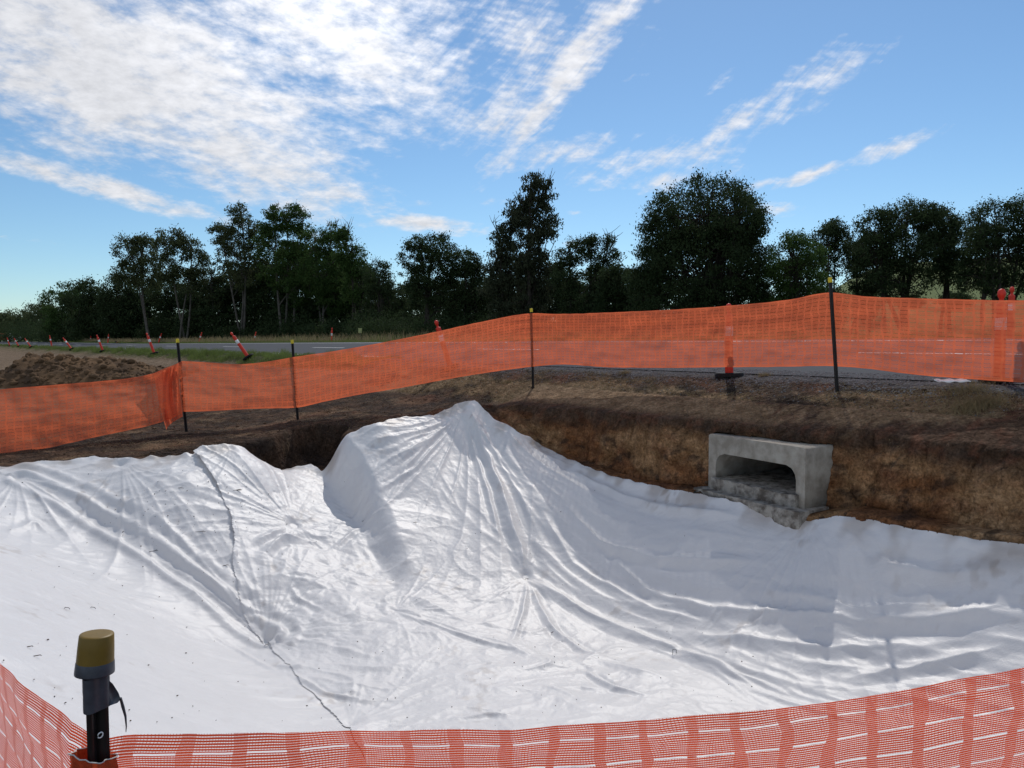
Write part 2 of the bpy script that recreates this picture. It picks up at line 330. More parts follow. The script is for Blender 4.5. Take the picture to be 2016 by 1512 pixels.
# ------------------------------------------------------------------ materials
def pm(name, color=(.5, .5, .5), rough=.7, spec=.3, metal=0, nscale=0, namt=0, bump=0, bscale=60, trans=0, attr=False, coords='Object', c2=None):
    m = bpy.data.materials.new(name); m.use_nodes = True; t = m.node_tree; t.nodes.clear()
    o = N(t, 'ShaderNodeOutputMaterial'); b = N(t, 'ShaderNodeBsdfPrincipled')
    b.inputs['Roughness'].default_value = rough; b.inputs['Specular IOR Level'].default_value = spec; b.inputs['Metallic'].default_value = metal
    t_c = N(t, 'ShaderNodeTexCoord'); geo = t_c.outputs[coords]
    if attr:
        a = N(t, 'ShaderNodeVertexColor', layer_name='Col'); csrc = a.outputs[0]
    else:
        r = N(t, 'ShaderNodeRGB'); r.outputs[0].default_value = (*color, 1); csrc = r.outputs[0]
    if c2 is not None:
        f = noise(t, geo, nscale, 6, .6); q = N(t, 'ShaderNodeMapRange'); L(t, f, q.inputs[0]); q.inputs[1].default_value = .4; q.inputs[2].default_value = .62
        x = N(t, 'ShaderNodeMix', data_type='RGBA'); L(t, q.outputs[0], x.inputs[0]); L(t, csrc, x.inputs[6]); x.inputs[7].default_value = (*c2, 1); csrc = x.outputs[2]
    elif nscale:
        f = noise(t, geo, nscale, 8, .65)
        q = N(t, 'ShaderNodeMapRange'); L(t, f, q.inputs[0]); q.inputs[1].default_value = .25; q.inputs[2].default_value = .75; q.inputs[3].default_value = 1 - namt; q.inputs[4].default_value = 1 + namt
        x = N(t, 'ShaderNodeVectorMath', operation='SCALE'); L(t, csrc, x.inputs[0]); L(t, q.outputs[0], x.inputs['Scale']); csrc = x.outputs[0]
    L(t, csrc, b.inputs['Base Color'])
    if bump:
        f = noise(t, geo, bscale, 6, .6); bp = N(t, 'ShaderNodeBump'); bp.inputs['Strength'].default_value = 1; bp.inputs['Distance'].default_value = bump
        L(t, f, bp.inputs['Height']); L(t, bp.outputs[0], b.inputs['Normal'])
    if trans:
        tr = N(t, 'ShaderNodeBsdfTranslucent'); L(t, csrc, tr.inputs[0]); ms = N(t, 'ShaderNodeMixShader'); ms.inputs[0].default_value = trans
        L(t, b.outputs[0], ms.inputs[1]); L(t, tr.outputs[0], ms.inputs[2]); L(t, ms.outputs[0], o.inputs[0])
    else: L(t, b.outputs[0], o.inputs[0])
    return m
M_ground = pm('ground_soil', rough=.97, spec=.08, attr=True, nscale=38, namt=.6, bump=.014, bscale=55)
def add_bump(m, scale, dist, kind='noise', det=5, stretch=None, feature=None):
    t = m.node_tree; b = [n for n in t.nodes if n.type == 'BSDF_PRINCIPLED'][0]; tcn = N(t, 'ShaderNodeTexCoord'); v = tcn.outputs['Object']
    if kind == 'noise': h_ = noise(t, v, scale, det, .6, 0, stretch)
    else:
        dn = N(t, 'ShaderNodeTexNoise'); dn.inputs['Scale'].default_value = scale * .6; dn.inputs['Detail'].default_value = 3; L(t, v, dn.inputs['Vector'])
        sc_ = N(t, 'ShaderNodeVectorMath', operation='MULTIPLY_ADD'); L(t, dn.outputs['Color'], sc_.inputs[0]); sc_.inputs[1].default_value = (1.3 / scale,) * 3; L(t, v, sc_.inputs[2]); v2 = sc_.outputs[0]
        if stretch:
            mp = N(t, 'ShaderNodeMapping'); mp.inputs['Scale'].default_value = stretch; L(t, v2, mp.inputs[0]); v2 = mp.outputs[0]
        vo = N(t, 'ShaderNodeTexVoronoi', feature='DISTANCE_TO_EDGE'); vo.inputs['Scale'].default_value = scale; L(t, v2, vo.inputs['Vector'])
        h_ = mth(t, 'MINIMUM', vo.outputs['Distance'], .28)
    bp = N(t, 'ShaderNodeBump'); bp.inputs['Distance'].default_value = dist; L(t, h_, bp.inputs['Height'])
    if b.inputs['Normal'].links: L(t, b.inputs['Normal'].links[0].from_socket, bp.inputs['Normal'])
    L(t, bp.outputs[0], b.inputs['Normal'])
add_bump(M_ground, 11, .06)
def add_tone(m, scale, amt, stretch=None, tintc=(1, 1, 1)):
    t = m.node_tree; b = [n for n in t.nodes if n.type == 'BSDF_PRINCIPLED'][0]; src = b.inputs['Base Color'].links[0].from_socket
    tcn = N(t, 'ShaderNodeTexCoord'); f = noise(t, tcn.outputs['Object'], scale, 7, .65, .4, stretch)
    q = N(t, 'ShaderNodeMapRange'); L(t, f, q.inputs[0]); q.inputs[1].default_value = .33; q.inputs[2].default_value = .67
    x = N(t, 'ShaderNodeMix', data_type='RGBA', blend_type='MULTIPLY'); x.inputs[0].default_value = 1; L(t, src, x.inputs[6])
    y_ = N(t, 'ShaderNodeMix', data_type='RGBA'); L(t, q.outputs[0], y_.inputs[0]); y_.inputs[6].default_value = (1 - amt, (1 - amt) * .94, (1 - amt) * .88, 1); y_.inputs[7].default_value = ((1 + amt * .7) * tintc[0], (1 + amt * .7) * tintc[1], (1 + amt * .7) * tintc[2], 1); L(t, y_.outputs[2], x.inputs[7]); L(t, x.outputs[2], b.inputs['Base Color'])
add_bump(M_ground, 26, .022); add_bump(M_ground, 7, .05, 'vor'); add_tone(M_ground, 4.5, .38); add_tone(M_ground, 14, .30)
M_road = pm('asphalt', (.075, .078, .085), .9, .1, nscale=130, namt=.35, bump=.003, bscale=220)
M_white = pm('line_paint', (.62, .62, .6), .6, .3, nscale=20, namt=.2)
M_cloth = pm('geotextile', (.72, .72, .725), .44, .36, attr=True, nscale=3, namt=.04, bump=.0022, bscale=90, trans=.10)
add_bump(M_cloth, 2.3, .016, 'vor', stretch=(1, .6, 1)); add_bump(M_cloth, 6.5, .006, 'vor', stretch=(.7, 1, 1)); add_bump(M_cloth, 16, .003, 'noise', 4)
M_steel = pm('black_steel', (.012, .010, .010), .45, .4, nscale=30, namt=.4)
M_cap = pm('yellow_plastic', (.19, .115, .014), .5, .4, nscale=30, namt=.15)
M_capf = pm('bright_yellow_plastic', (.80, .62, .04), .5, .4, nscale=30, namt=.12, trans=.2)
M_tape = pm('grey_tape', (.055, .058, .075), .45, .5, nscale=60, namt=.3)
M_boll = pm('orange_red_plastic', (.72, .045, .02), .45, .4, nscale=8, namt=.12, trans=.12)
M_orng = pm('orange_plastic', (.72, .12, .02), .45, .4, nscale=8, namt=.12, trans=.12)
M_wrap = pm('orange_mesh_bunch', (.62, .085, .025), .6, .3, nscale=60, namt=.35, bump=.003, bscale=220, trans=.25)
M_band = pm('reflective_band', (.75, .75, .76), .35, .5, nscale=12, namt=.1)
M_rub = pm('black_rubber', (.018, .018, .02), .8, .2, nscale=20, namt=.3)
M_conc = pm('weathered_concrete', (.36, .335, .29), .85, .2, nscale=5, bump=.006, bscale=60, c2=(.23, .205, .17))
M_conc2 = pm('rough_concrete', (.34, .32, .285), .9, .2, nscale=9, bump=.012, bscale=45, c2=(.11, .095, .08))
M_bark = pm('bark_dark', (.05, .042, .036), .95, .1, nscale=4, namt=.5, bump=.02, bscale=12)
M_barkp = pm('bark_pale', (.10, .09, .08), .9, .1, nscale=2, namt=.5)
M_leafA = pm('leaf_gum', (.075, .092, .042), .8, .06, nscale=.9, namt=.45, trans=.35)
M_leafB = pm('leaf_green', (.055, .095, .028), .8, .06, nscale=.8, namt=.45, trans=.38)
M_leafC = pm('leaf_dark', (.040, .060, .026), .8, .06, nscale=.8, namt=.45, trans=.3)
M_leafD = pm('leaf_casuarina', (.050, .060, .035), .8, .06, nscale=.8, namt=.4, trans=.3)
M_grass = pm('grass_green', (.13, .17, .045), .7, .2, nscale=1.5, namt=.5, trans=.4)
M_straw = pm('straw', (.30, .235, .13), .8, .2, nscale=2, namt=.45, trans=.15)
M_stone = pm('gravel_stone', (.17, .17, .18), .9, .2, nscale=9, namt=.5)
M_clod = pm('soil_clod', (.085, .052, .032), .97, .1, nscale=8, namt=.45, bump=.01, bscale=40)
M_heap = pm('spoil_soil', (.15, .092, .050), .97, .1, nscale=1.1, bump=.02, bscale=30, c2=(.085, .056, .036))
M_wire = pm('dark_wire', (.02, .02, .02), .5, .5)
M_twig = pm('twig_bark', (.07, .045, .03), .9, .1, nscale=30, namt=.3)
M_cord = pm('pale_cord', (.6, .58, .55), .8, .2)
M_hill = pm('hill_forest', (.07, .085, .075), 1, 0, nscale=.02, namt=.3)

def net_mat(name, color, tcol, cover=.66, pitch=.0046, bando=.86, slotw=.085):
    m = bpy.data.materials.new(name); m.use_nodes = True; t = m.node_tree; t.nodes.clear()
    o = N(t, 'ShaderNodeOutputMaterial'); uvn = N(t, 'ShaderNodeUVMap', uv_map='UVMap'); s_ = N(t, 'ShaderNodeSeparateXYZ'); L(t, uvn.outputs[0], s_.inputs[0])
    u, v = s_.outputs[0], s_.outputs[1]
    un = noise(t, uvn.outputs[0], 7, 2, .5)
    vv = mth(t, 'ADD', v, mth(t, 'MULTIPLY', mth(t, 'SUBTRACT', un, .5), .010))
    un2 = noise(t, uvn.outputs[0], 2.2, 3, .6)
    uu = mth(t, 'ADD', u, mth(t, 'ADD', mth(t, 'MULTIPLY', mth(t, 'SUBTRACT', un, .5), .06), mth(t, 'MULTIPLY', mth(t, 'SUBTRACT', un2, .5), .07)))
    strand = mth(t, 'LESS_THAN', mth(t, 'FRACT', mth(t, 'DIVIDE', vv, pitch)), cover)
    knit = mth(t, 'LESS_THAN', mth(t, 'FRACT', mth(t, 'DIVIDE', uu, .0052)), .30)
    body = mth(t, 'MAXIMUM', strand, mth(t, 'MULTIPLY', knit, .55))
    band = mth(t, 'LESS_THAN', mth(t, 'FRACT', mth(t, 'DIVIDE', uu, .095)), .24)
    body = mth(t, 'MAXIMUM', body, mth(t, 'MULTIPLY', band, bando))
    slot = mth(t, 'LESS_THAN', mth(t, 'FRACT', mth(t, 'ADD', mth(t, 'DIVIDE', vv, .052), mth(t, 'MULTIPLY', mth(t, 'FLOOR', mth(t, 'DIVIDE', uu, .095)), .5 * 0))), slotw)
    hole = mth(t, 'MULTIPLY', slot, mth(t, 'SUBTRACT', 1, band))
    body = mth(t, 'MULTIPLY', body, mth(t, 'SUBTRACT', 1, hole))
    hem = mth(t, 'MAXIMUM', mth(t, 'LESS_THAN', v, .018), mth(t, 'GREATER_THAN', v, .982))
    a = mth(t, 'MAXIMUM', body, hem)
    big = noise(t, uvn.outputs[0], 3.2, 4, .6)
    q = N(t, 'ShaderNodeMapRange'); L(t, big, q.inputs[0]); q.inputs[1].default_value = .25; q.inputs[2].default_value = .75; q.inputs[3].default_value = .8; q.inputs[4].default_value = 1.15
    rg = N(t, 'ShaderNodeRGB'); rg.outputs[0].default_value = (*color, 1); sc_ = N(t, 'ShaderNodeVectorMath', operation='SCALE'); L(t, rg.outputs[0], sc_.inputs[0]); L(t, q.outputs[0], sc_.inputs['Scale'])
    b = N(t, 'ShaderNodeBsdfPrincipled'); L(t, sc_.outputs[0], b.inputs['Base Color']); b.inputs['Roughness'].default_value = .45; b.inputs['Specular IOR Level'].default_value = .4
    tr = N(t, 'ShaderNodeBsdfTranslucent'); tr.inputs[0].default_value = (*tcol, 1)
    ms = N(t, 'ShaderNodeMixShader'); ms.inputs[0].default_value = .62; L(t, b.outputs[0], ms.inputs[1]); L(t, tr.outputs[0], ms.inputs[2])
    tp = N(t, 'ShaderNodeBsdfTransparent'); m2 = N(t, 'ShaderNodeMixShader'); L(t, a, m2.inputs[0]); L(t, tp.outputs[0], m2.inputs[1]); L(t, ms.outputs[0], m2.inputs[2]); L(t, m2.outputs[0], o.inputs[0])
    return m
M_net = net_mat('orange_mesh', (.76, .14, .055), (.80, .17, .07), .72, bando=.60, slotw=.07)
M_netn = net_mat('orange_mesh_near', (.72, .085, .030), (.70, .085, .026), .69, bando=.48, slotw=.062)

# ------------------------------------------------------------------ ground
def axis(lo, hi, step, far_lo, far_hi, g=1.07):
    a = list(np.arange(lo, hi + step / 2, step)); d = step
    v = a[-1]
    while v < far_hi: d *= g; v += d; a.append(v)
    d = step; v = a[0]; b = []
    while v > far_lo: d *= g; v -= d; b.append(v)
    return np.array(b[::-1] + a)
gx = axis(-8.0, 7.0, .030, -900, 900, 1.05); gy = axis(4.5, 14.0, .030, -60, 1500, 1.028)
GX, GY = np.meshgrid(gx, gy); shp = GX.shape; GX = GX.ravel(); GY = GY.ravel()
gz0 = base_z(GX, GY)
s_, t_ = st(GX, GY)
sdp = np.full(GX.shape, -5.0); mm = (GX > -10) & (GX < 9) & (GY > 1) & (GY < 14.2); sdp[mm] = poly_sd(GX[mm], GY[mm], _pit)
cutm = np.exp(-(np.minimum(np.abs(sdp), 2) / .35) ** 2) * sm(4.5, 6.5, s_) * (t_ < 11)
nearw = sm(60, 20, np.hypot(GX, GY))
rough_ = (.035 * fbm(GX * 1.5, GY * 1.5, 5, 20, .6) + .022 * ridge(GX * 5, GY * 5, 2, 30) * (fbm(GX * .8, GY * .8, 2, 33) > 0) - .01) * nearw
rough_ = rough_ * (1 - .85 * cutm) * sm(9.9, 9.2, s_) * (1 - .6 * sm(16, 19, t_))
gz = gz0 + rough_ + .06 * cutm * fbm(t_ * 2.2, gz0 * 2 + s_, 2, 40)
gz = gz - .035 * (sdp > 0.0)
_ch = .13 * (fbm(t_ * 1.6, gz0 * 2.2, 2, 50, .5) + .6 * ridge(t_ * 2.1, gz0 * 2.4, 1, 52) - .3) * cutm
_cn = np.exp(-(np.minimum(np.abs(sdp), 2) / .16) ** 2) * sm(6.8, 7.3, s_) * (t_ < 9.8) * (t_ > -3.8)
VX = GX + (_ch * (1 - _cn) + .06 * _cn) * SX; VY = GY + (_ch * (1 - _cn) + .06 * _cn) * SY; gz = gz - .03 * _cn
# material zones as true surface colours
soil = np.array([.090, .058, .040]); dark = np.array([.045, .033, .027]); tan = np.array([.26, .185, .115]); clay = np.array([.27, .125, .055]); clay2 = np.array([.37, .235, .125]); red = np.array([.145, .062, .038])
grav = np.array([.105, .106, .112]); sand = np.array([.215, .160, .110]); verge = np.array([.075, .085, .035]); field = np.array([.15, .19, .075])
def mixc(a, b, k): return a * (1 - k[:, None]) + b * k[:, None]
QX = GX + gz0 * .9; QY = GY - gz0 * 1.1
_k1 = 1 - cutm
n_a = fbm(QX * .9, QY * .9, 4, 60, .6); n_b = fbm(QX * 2.2, QY * 2.2, 4, 65, .6); n_c = fbm(QX * 6, QY * 6, 3, 70) * _k1; n_b = n_b * (.25 + .75 * _k1)
C = np.repeat(soil[None], len(GX), 0)
C = mixc(C, dark, sm(-.1, .35, n_b + .15)); 
C = mixc(C, red, .6 * sm(.05, .4, n_a))
tanm = sm(.0, .22, fbm(s_ * .9, t_ * .38, 3, 77) + .25 * n_c + .05) * sm(7.7, 8.1, s_) * sm(9.3, 8.9, s_)
tanL = sm(-.02, .3, n_a * .8 + .5 * n_b - .02) * sm(7.9, 7.2, s_) * (sdp < 0)
C = mixc(C, tan, np.clip(.95 * tanm + .5 * tanL, 0, 1))
# the cut face is bare clay in its lower part, dark topsoil above
cf = (sdp > -.25) & (s_ > 6.2) & (t_ < 11)
zz = gz
f_a = fbm(t_ * 1.1, zz * 1.6, 2, 82); f_b = fbm(t_ * 1.9, zz * 2.2, 2, 84)
cl_ = np.where(cf, sm(.42, .10, zz + .22 * f_a + .10 * f_b), 0)
C = mixc(C, clay, cl_ * (.6 + .4 * sm(-.2, .3, f_b))); C = mixc(C, clay2, cl_ * sm(.0, .30, fbm(t_ * 1.0, zz * 1.3, 2, 81) + .12) * .9)
C = mixc(C, dark, cl_ * sm(.10, .3, f_b * .7 + f_a) * .75)
C = mixc(C, grav, sm(9.28, 9.42, s_ + .05 * n_b) * sm(21, 16, t_) * (s_ < 18))
C = mixc(C, verge, sm(9.0, 9.15, s_) * sm(14, 18, t_) * (s_ < 18))
sandm = sm(15.5, 18.5, t_ + 1.2 * n_a) * sm(9.15, 9.0, s_)
strip = .5 + .5 * np.sin(s_ * 9 + 2 * fbm(s_ * 2, t_ * .2, 2, 90))
C = mixc(C, sand, sandm); C = mixc(C, sand * .72, sandm * strip * .45)
C = mixc(C, verge, sm(S1 + .1, S1 + .3, s_)); C = mixc(C, field, sm(45, 70, np.hypot(GX, GY)) * (s_ > 20))
C = C * (1 + .35 * n_c[:, None] * sm(12, 6, s_ * 0 + np.hypot(GX, GY) / 3)[:, None])
C = np.clip(C, .008, .9)
ny, nx = shp
idx = np.arange(ny * nx).reshape(ny, nx)
Fq = np.stack([idx[:-1, :-1], idx[:-1, 1:], idx[1:, 1:], idx[1:, :-1]], -1).reshape(-1, 4)
# opening in the bank where the culvert barrel runs
CV0 = np.array([3.18, 8.20]); CVW = 1.45; cva = np.array([-.5, .866]); cvb = np.array([.866, .5])     # right front corner, along face, into bank
CZ0, CZ1 = -.43, .37
fc = np.stack([VX, VY, gz], -1)[Fq].mean(1); rel = fc[:, :2] - CV0; fa = rel @ cva; fb = rel @ cvb
kill = (fa > .08) & (fa < CVW - .08) & (fb > -.12) & (fb < 1.2) & (fc[:, 2] > CZ0 - .1) & (fc[:, 2] < CZ1 - .08)
Fq = Fq[~kill]
g_o = mesh_np('ground', np.stack([VX, VY, gz], -1), Fq, M_ground, smooth=True, col=C); tag(g_o, kind='structure')

# the cut face, modelled along its own profile so that it is resolved properly
def cut_face():
    T = np.arange(-4.2, 10.6, .02); Sg = np.linspace(8.75, 7.42, 220); TT, SS = np.meshgrid(T, Sg)
    X0, Y0 = xy(SS, TT); Z0 = base_z(X0.ravel(), Y0.ravel()).reshape(X0.shape)
    ds = np.sqrt(np.diff(Z0, axis=0) ** 2 + np.diff(SS, axis=0) ** 2); al = np.vstack([np.zeros((1, len(T))), np.cumsum(ds, 0)]); n = 90
    S2 = np.zeros((n, len(T))); Z2 = np.zeros((n, len(T))); v = np.linspace(0, 1, n)
    for i in range(len(T)):
        a_ = al[:, i]; q = v * a_[-1]; S2[:, i] = np.interp(q, a_, SS[:, i]); Z2[:, i] = np.interp(q, a_, Z0[:, i])
    T2 = np.repeat(T[None], n, 0); V_ = np.repeat(v[:, None], len(T), 1)
    dS = np.gradient(S2, axis=0); dZ = np.gradient(Z2, axis=0); l_ = np.hypot(dS, dZ) + 1e-9; nS, nZ = dZ / l_, -dS / l_     # towards pit and up
    steep = sm(.3, .8, np.abs(dZ) / l_)
    q3 = Z2 * 2.6
    big = fbm(T2 * 1.5, q3 * .8, 3, 800, .55); mid = ridge(T2 * 2.6, q3 * 1.3 + 3, 3, 805, .55); fin = fbm(T2 * 7, q3 * 2.8, 4, 810, .6); scar = np.abs(fbm(T2 * 3.3 + q3 * .25, q3 * .35, 2, 815))
    d = .035 + steep * (.07 * big + .045 * (mid - .4) + .030 * fin - .035 * np.exp(-(scar / .05) ** 2)) + (1 - steep) * .012 * fin
    end = sm(0, .12, V_) * sm(1, .94, V_) * sm(-4.2, -3.8, T2) * sm(10.6, 10.0, T2)
    d = d * end - .05 * (1 - end)
    Sx = S2 + nS * d; Zx = Z2 + nZ * d; Xq, Yq = xy(Sx, T2)
    p1 = sm(-.05, .28, fbm(T2 * .8, q3 * .5, 3, 820, .6) + .12); p2 = sm(.0, .3, fbm(T2 * 2.2, q3 * 1.6, 4, 825, .6)); p3 = sm(-.05, .35, fbm(T2 * 5, q3 * 3, 4, 828, .6))
    low = sm(.42, .12, Z2 + .16 * big + .06 * fin)
    def mx(a, b, k): return a * (1 - k[..., None]) + b * k[..., None]
    C_ = np.ones(Z2.shape + (3,)) * soil; C_ = mx(C_, dark, .7 * p2); C_ = mx(C_, red, .5 * p3)
    tn = sm(.0, .22, fbm(S2 * .9, T2 * .38, 3, 77) + .25 * fin + .05) * sm(7.9, 8.2, S2); C_ = mx(C_, tan, .85 * tn * (1 - low))
    C_ = mx(C_, clay, low * (.65 + .35 * p3)); C_ = mx(C_, clay2, low * p1 * .75)
    panel = np.exp(-np.clip((np.abs(T2 - 2.55) / .42), 0, 9) ** 6) * low; C_ = mx(C_, np.array([.42, .27, .15]), panel * .8)     # smooth tan clay beside the culvert
    C_ = mx(C_, red, low * p2 * .45); C_ = mx(C_, dark, low * sm(.12, .3, fbm(T2 * 3, q3 * 2, 4, 833, .6)) * .7)
    nr, nc = Z2.shape; id_ = np.arange(nr * nc).reshape(nr, nc); Q = np.stack([id_[:-1, :-1], id_[:-1, 1:], id_[1:, 1:], id_[1:, :-1]], -1).reshape(-1, 4)
    V3 = np.stack([Xq, Yq, Zx], -1).reshape(-1, 3); c_ = V3[Q].mean(1); rel = c_[:, :2] - CV0; fa = rel @ cva; fb = rel @ cvb
    kill = (fa > -.005) & (fa < CVW + .005) & (fb > -.5) & (fb < 1.5) & (c_[:, 2] < CZ1 + .01) & (c_[:, 2] > CZ0 - .02)
    Q = Q[~kill]; tag(mesh_np('bank', V3, Q, M_ground, smooth=True, col=C_.reshape(-1, 3)), kind='structure')
cut_face()

# ------------------------------------------------------------------ road
tt = np.concatenate([np.linspace(-25, 60, 171), np.linspace(60, 700, 160)[1:]]); ss = np.linspace(S0, S1, 14)
Sg, Tg = np.meshgrid(ss, tt); a, b = xy(Sg, Tg); jag = np.zeros_like(Sg)
i2 = np.arange(Sg.size).reshape(Sg.shape); Q = np.stack([i2[:-1, :-1], i2[:-1, 1:], i2[1:, 1:], i2[1:, :-1]], -1).reshape(-1, 4)
Sg = Sg.copy(); Sg[:, 0] += .05 * fbm(Tg[:, 0] * 1.5, Tg[:, 0] * 0, 3, 8); a, b = xy(Sg, Tg)
tag(mesh_np('road', np.stack([a, b, zroad(Sg, Tg)], -1), Q, M_road), kind='structure')
def stripe(sa, sb, t0, t1, mb):
    T = np.linspace(t0, t1, max(2, int((t1 - t0) / 2) + 1)); V = []
    for t in T:
        for s in (sa, sb):
            p = xy(s, t); V.append((p[0], p[1], zroad(s, t) + .004))
    n = len(T); k = np.arange(n - 1) * 2; mb.add(V, np.stack([k, k + 1, k + 3, k + 2], -1))
mk = MB(); stripe(10.45, 10.58, 19, 400, mk); stripe(16.55, 16.67, -25, 400, mk)
for k in range(20): stripe(13.45, 13.57, -20 + k * 12, -11 + k * 12 if False else -17 + k * 12, mk)
tag(mk.build('road_markings', M_white), kind='structure')

# ------------------------------------------------------------------ geotextile
def prj(l): return [tuple(hit(a, b)[:2]) for a, b in l]
far_edge = [(0,930,0),(60,926,0),(130,920,0),(180,915,0),(230,915,0),(300,911,0),(380,905,0),(395,899,.02),(440,893,.03),(465,886,.06),(480,890,.02),(500,915,-.2),(520,932,-.36),(545,941,-.47),(580,935,-.445),(612,922,-.36),(622,905,-.22),(632,885,-.05),(642,871,.05),(660,866,.08),(740,849,.2),(800,828,.3),(850,815,.38),(900,800,.47),(935,796,.50),(975,828,.28),(1020,856,.1)]
CP = [tuple(Wz(*p)[:2]) for p in far_edge] + [tuple(Ws(a, b, 7.48)[:2]) for a, b in _redge[::-1]]
CP = [(-9.2, 10.6)] [:0] + [(-7.6, 9.15)] + CP + [xy(7.45, -2.6), (6.6, 1.9), (-4.4, 1.9), (-8.2, 4.6)]
seam = prj([(385,900),(405,925),(432,962),(455,1010),(464,1040),(472,1072),(466,1110),(470,1150),(480,1200),(500,1240),(530,1272),(565,1310),(600,1350),(625,1375),(650,1402),(700,1446)]) + [(-.75, 4.6), (-.5, 3.0), (-.4, 1.0)]
seam = [(seam[0][0] - .1, seam[0][1] + .6)] + seam
h = .0125
cx_ = np.arange(-8.4, 7.9, h); cy_ = np.arange(1.9, 13.3, h)
CXg, CYg = np.meshgrid(cx_, cy_); inside = in_poly(CXg, CYg, CP)
_dil = inside.copy()
for _ax in (0, 1):
    for _d in (-1, 1): _dil |= np.roll(inside, _d, _ax)
inside = _dil
# field of folds evaluated only inside
ii = np.where(inside.ravel())[0]; x = CXg.ravel()[ii]; y = CYg.ravel()[ii]
_e0 = poly_sd(x, y, CP); _o = np.where(_e0 < h * .5)[0]
for _it in range(2):
    _sd = poly_sd(x[_o], y[_o], CP); _gx = (poly_sd(x[_o] + 1e-3, y[_o], CP) - _sd) / 1e-3; _gy = (poly_sd(x[_o], y[_o] + 1e-3, CP) - _sd) / 1e-3
    x[_o] -= _gx * _sd; y[_o] -= _gy * _sd
gather_l = [(912,820,1.7,34,.050,11,-120,110),(238,922,1.3,26,.045,12,-60,75),(578,1040,1.0,26,.045,13,170,80),(578,1040,.6,20,.02,31,0,180),(1035,1142,.9,20,.026,14,-90,80),(1035,1142,1.0,24,.03,32,100,60),(1592,1033,1.7,24,.042,15,-105,85),(526,1272,1.0,26,.038,16,110,70),(526,1272,.7,20,.02,33,0,90),(778,1212,.6,22,.028,17,20,120),
            (690,1440,.7,20,.024,19,60,100),(455,893,.8,20,.03,21,-90,70),(1335,1292,1.0,22,.022,23,-20,70),(30,948,1.1,22,.045,24,-40,60),(716,1028,.5,18,.024,25,180,60),(1205,1105,.6,18,.014,20,180,90)]
D = np.zeros(len(x))
for (px_, py_, R_, k_, amp, sd_, adir, awid) in gather_l:
    c = hit(px_, py_); dx = x - c[0]; dy = y - c[1]; d = np.hypot(dx, dy); m = d < R_ * 3
    th = np.arctan2(dy[m], dx[m]); dm = d[m]
    # angular noise on a circle, slightly twisting with distance
    rr = k_ / 6.283 * 1.2
    n = 1 - np.abs(perlin(np.cos(th) * rr + 7 + dm * .25, np.sin(th) * rr + sd_ + dm * .25, sd_)) * 2.2
    n = np.clip(n, -.3, 1); n = np.sign(n) * np.abs(n) ** 2.1
    da = np.abs((np.degrees(th) - adir + 180) % 360 - 180); asp = sm(awid, awid * .5, da); Rv = R_ * (1 + .5 * perlin(np.cos(th) * 2 + sd_, np.sin(th) * 2, sd_ + 3))
    e = (dm / Rv) * np.exp(1 - dm / Rv * 1.3) * asp * (.7 + .6 * perlin(np.cos(th) * 3 + sd_, np.sin(th) * 3, sd_ + 5))
    D[m] += amp * .62 * e * n * sm(R_ * 3, R_ * 1.6, dm)
    D[m] -= .03 * np.exp(-(dm / .07) ** 2)
s_c, t_c = st(x, y)
zz0 = base_z(x, y)
w_right = sm(5.2, 5.9, s_c)                       # the shaded slope under the road bank
dl, sl_ = d_line(x, y, seam)
w_left = np.where(sl_ < 0, sm(0, .3, dl), 0)       # left sheet
w_left = np.where(sl_ > 0, 0, w_left)
if True:
    # orientation check: the point (-4,5) is on the left sheet
    d0, s0 = d_line(np.array([-4.]), np.array([5.]), seam); lsgn = s0[0]
    w_left = np.where(sl_ == lsgn, sm(0, .3, dl), 0)
warp = .35 * perlin(x * .6, y * .6, 101)
def worley(px_, py_, seed=0):
    xi = np.floor(px_).astype(int); yi = np.floor(py_).astype(int); f1 = np.full(px_.shape, 9.); f2 = np.full(px_.shape, 9.)
    for i in (-1, 0, 1):
        for j in (-1, 0, 1):
            hh = _perm[(_perm[(xi + i + seed * 97) & 4095] + yi + j) & 4095]; qx = xi + i + (hh % 61) / 61.; qy = yi + j + (hh // 61 % 61) / 61.
            d = np.hypot(px_ - qx, py_ - qy); m = d < f1; f2 = np.where(m, f1, np.minimum(f2, d)); f1 = np.where(m, d, f1)
    return f2 - f1
# long sweeping folds that run along the shaded slope, sagging between pins
f1 = ridge(t_c * .28 + .3 * warp, s_c * 1.9 + 1.2 * warp + .10 * (t_c - 4) ** 2 * .35, 2, 110, .5, 3)
D += w_right * sm(9.5, 6, t_c) * .032 * f1 * sm(7.5, 6.9, s_c)
D += w_right * .011 * ridge(t_c * .9, s_c * 5 + warp * 2, 2, 115, .5, 2)
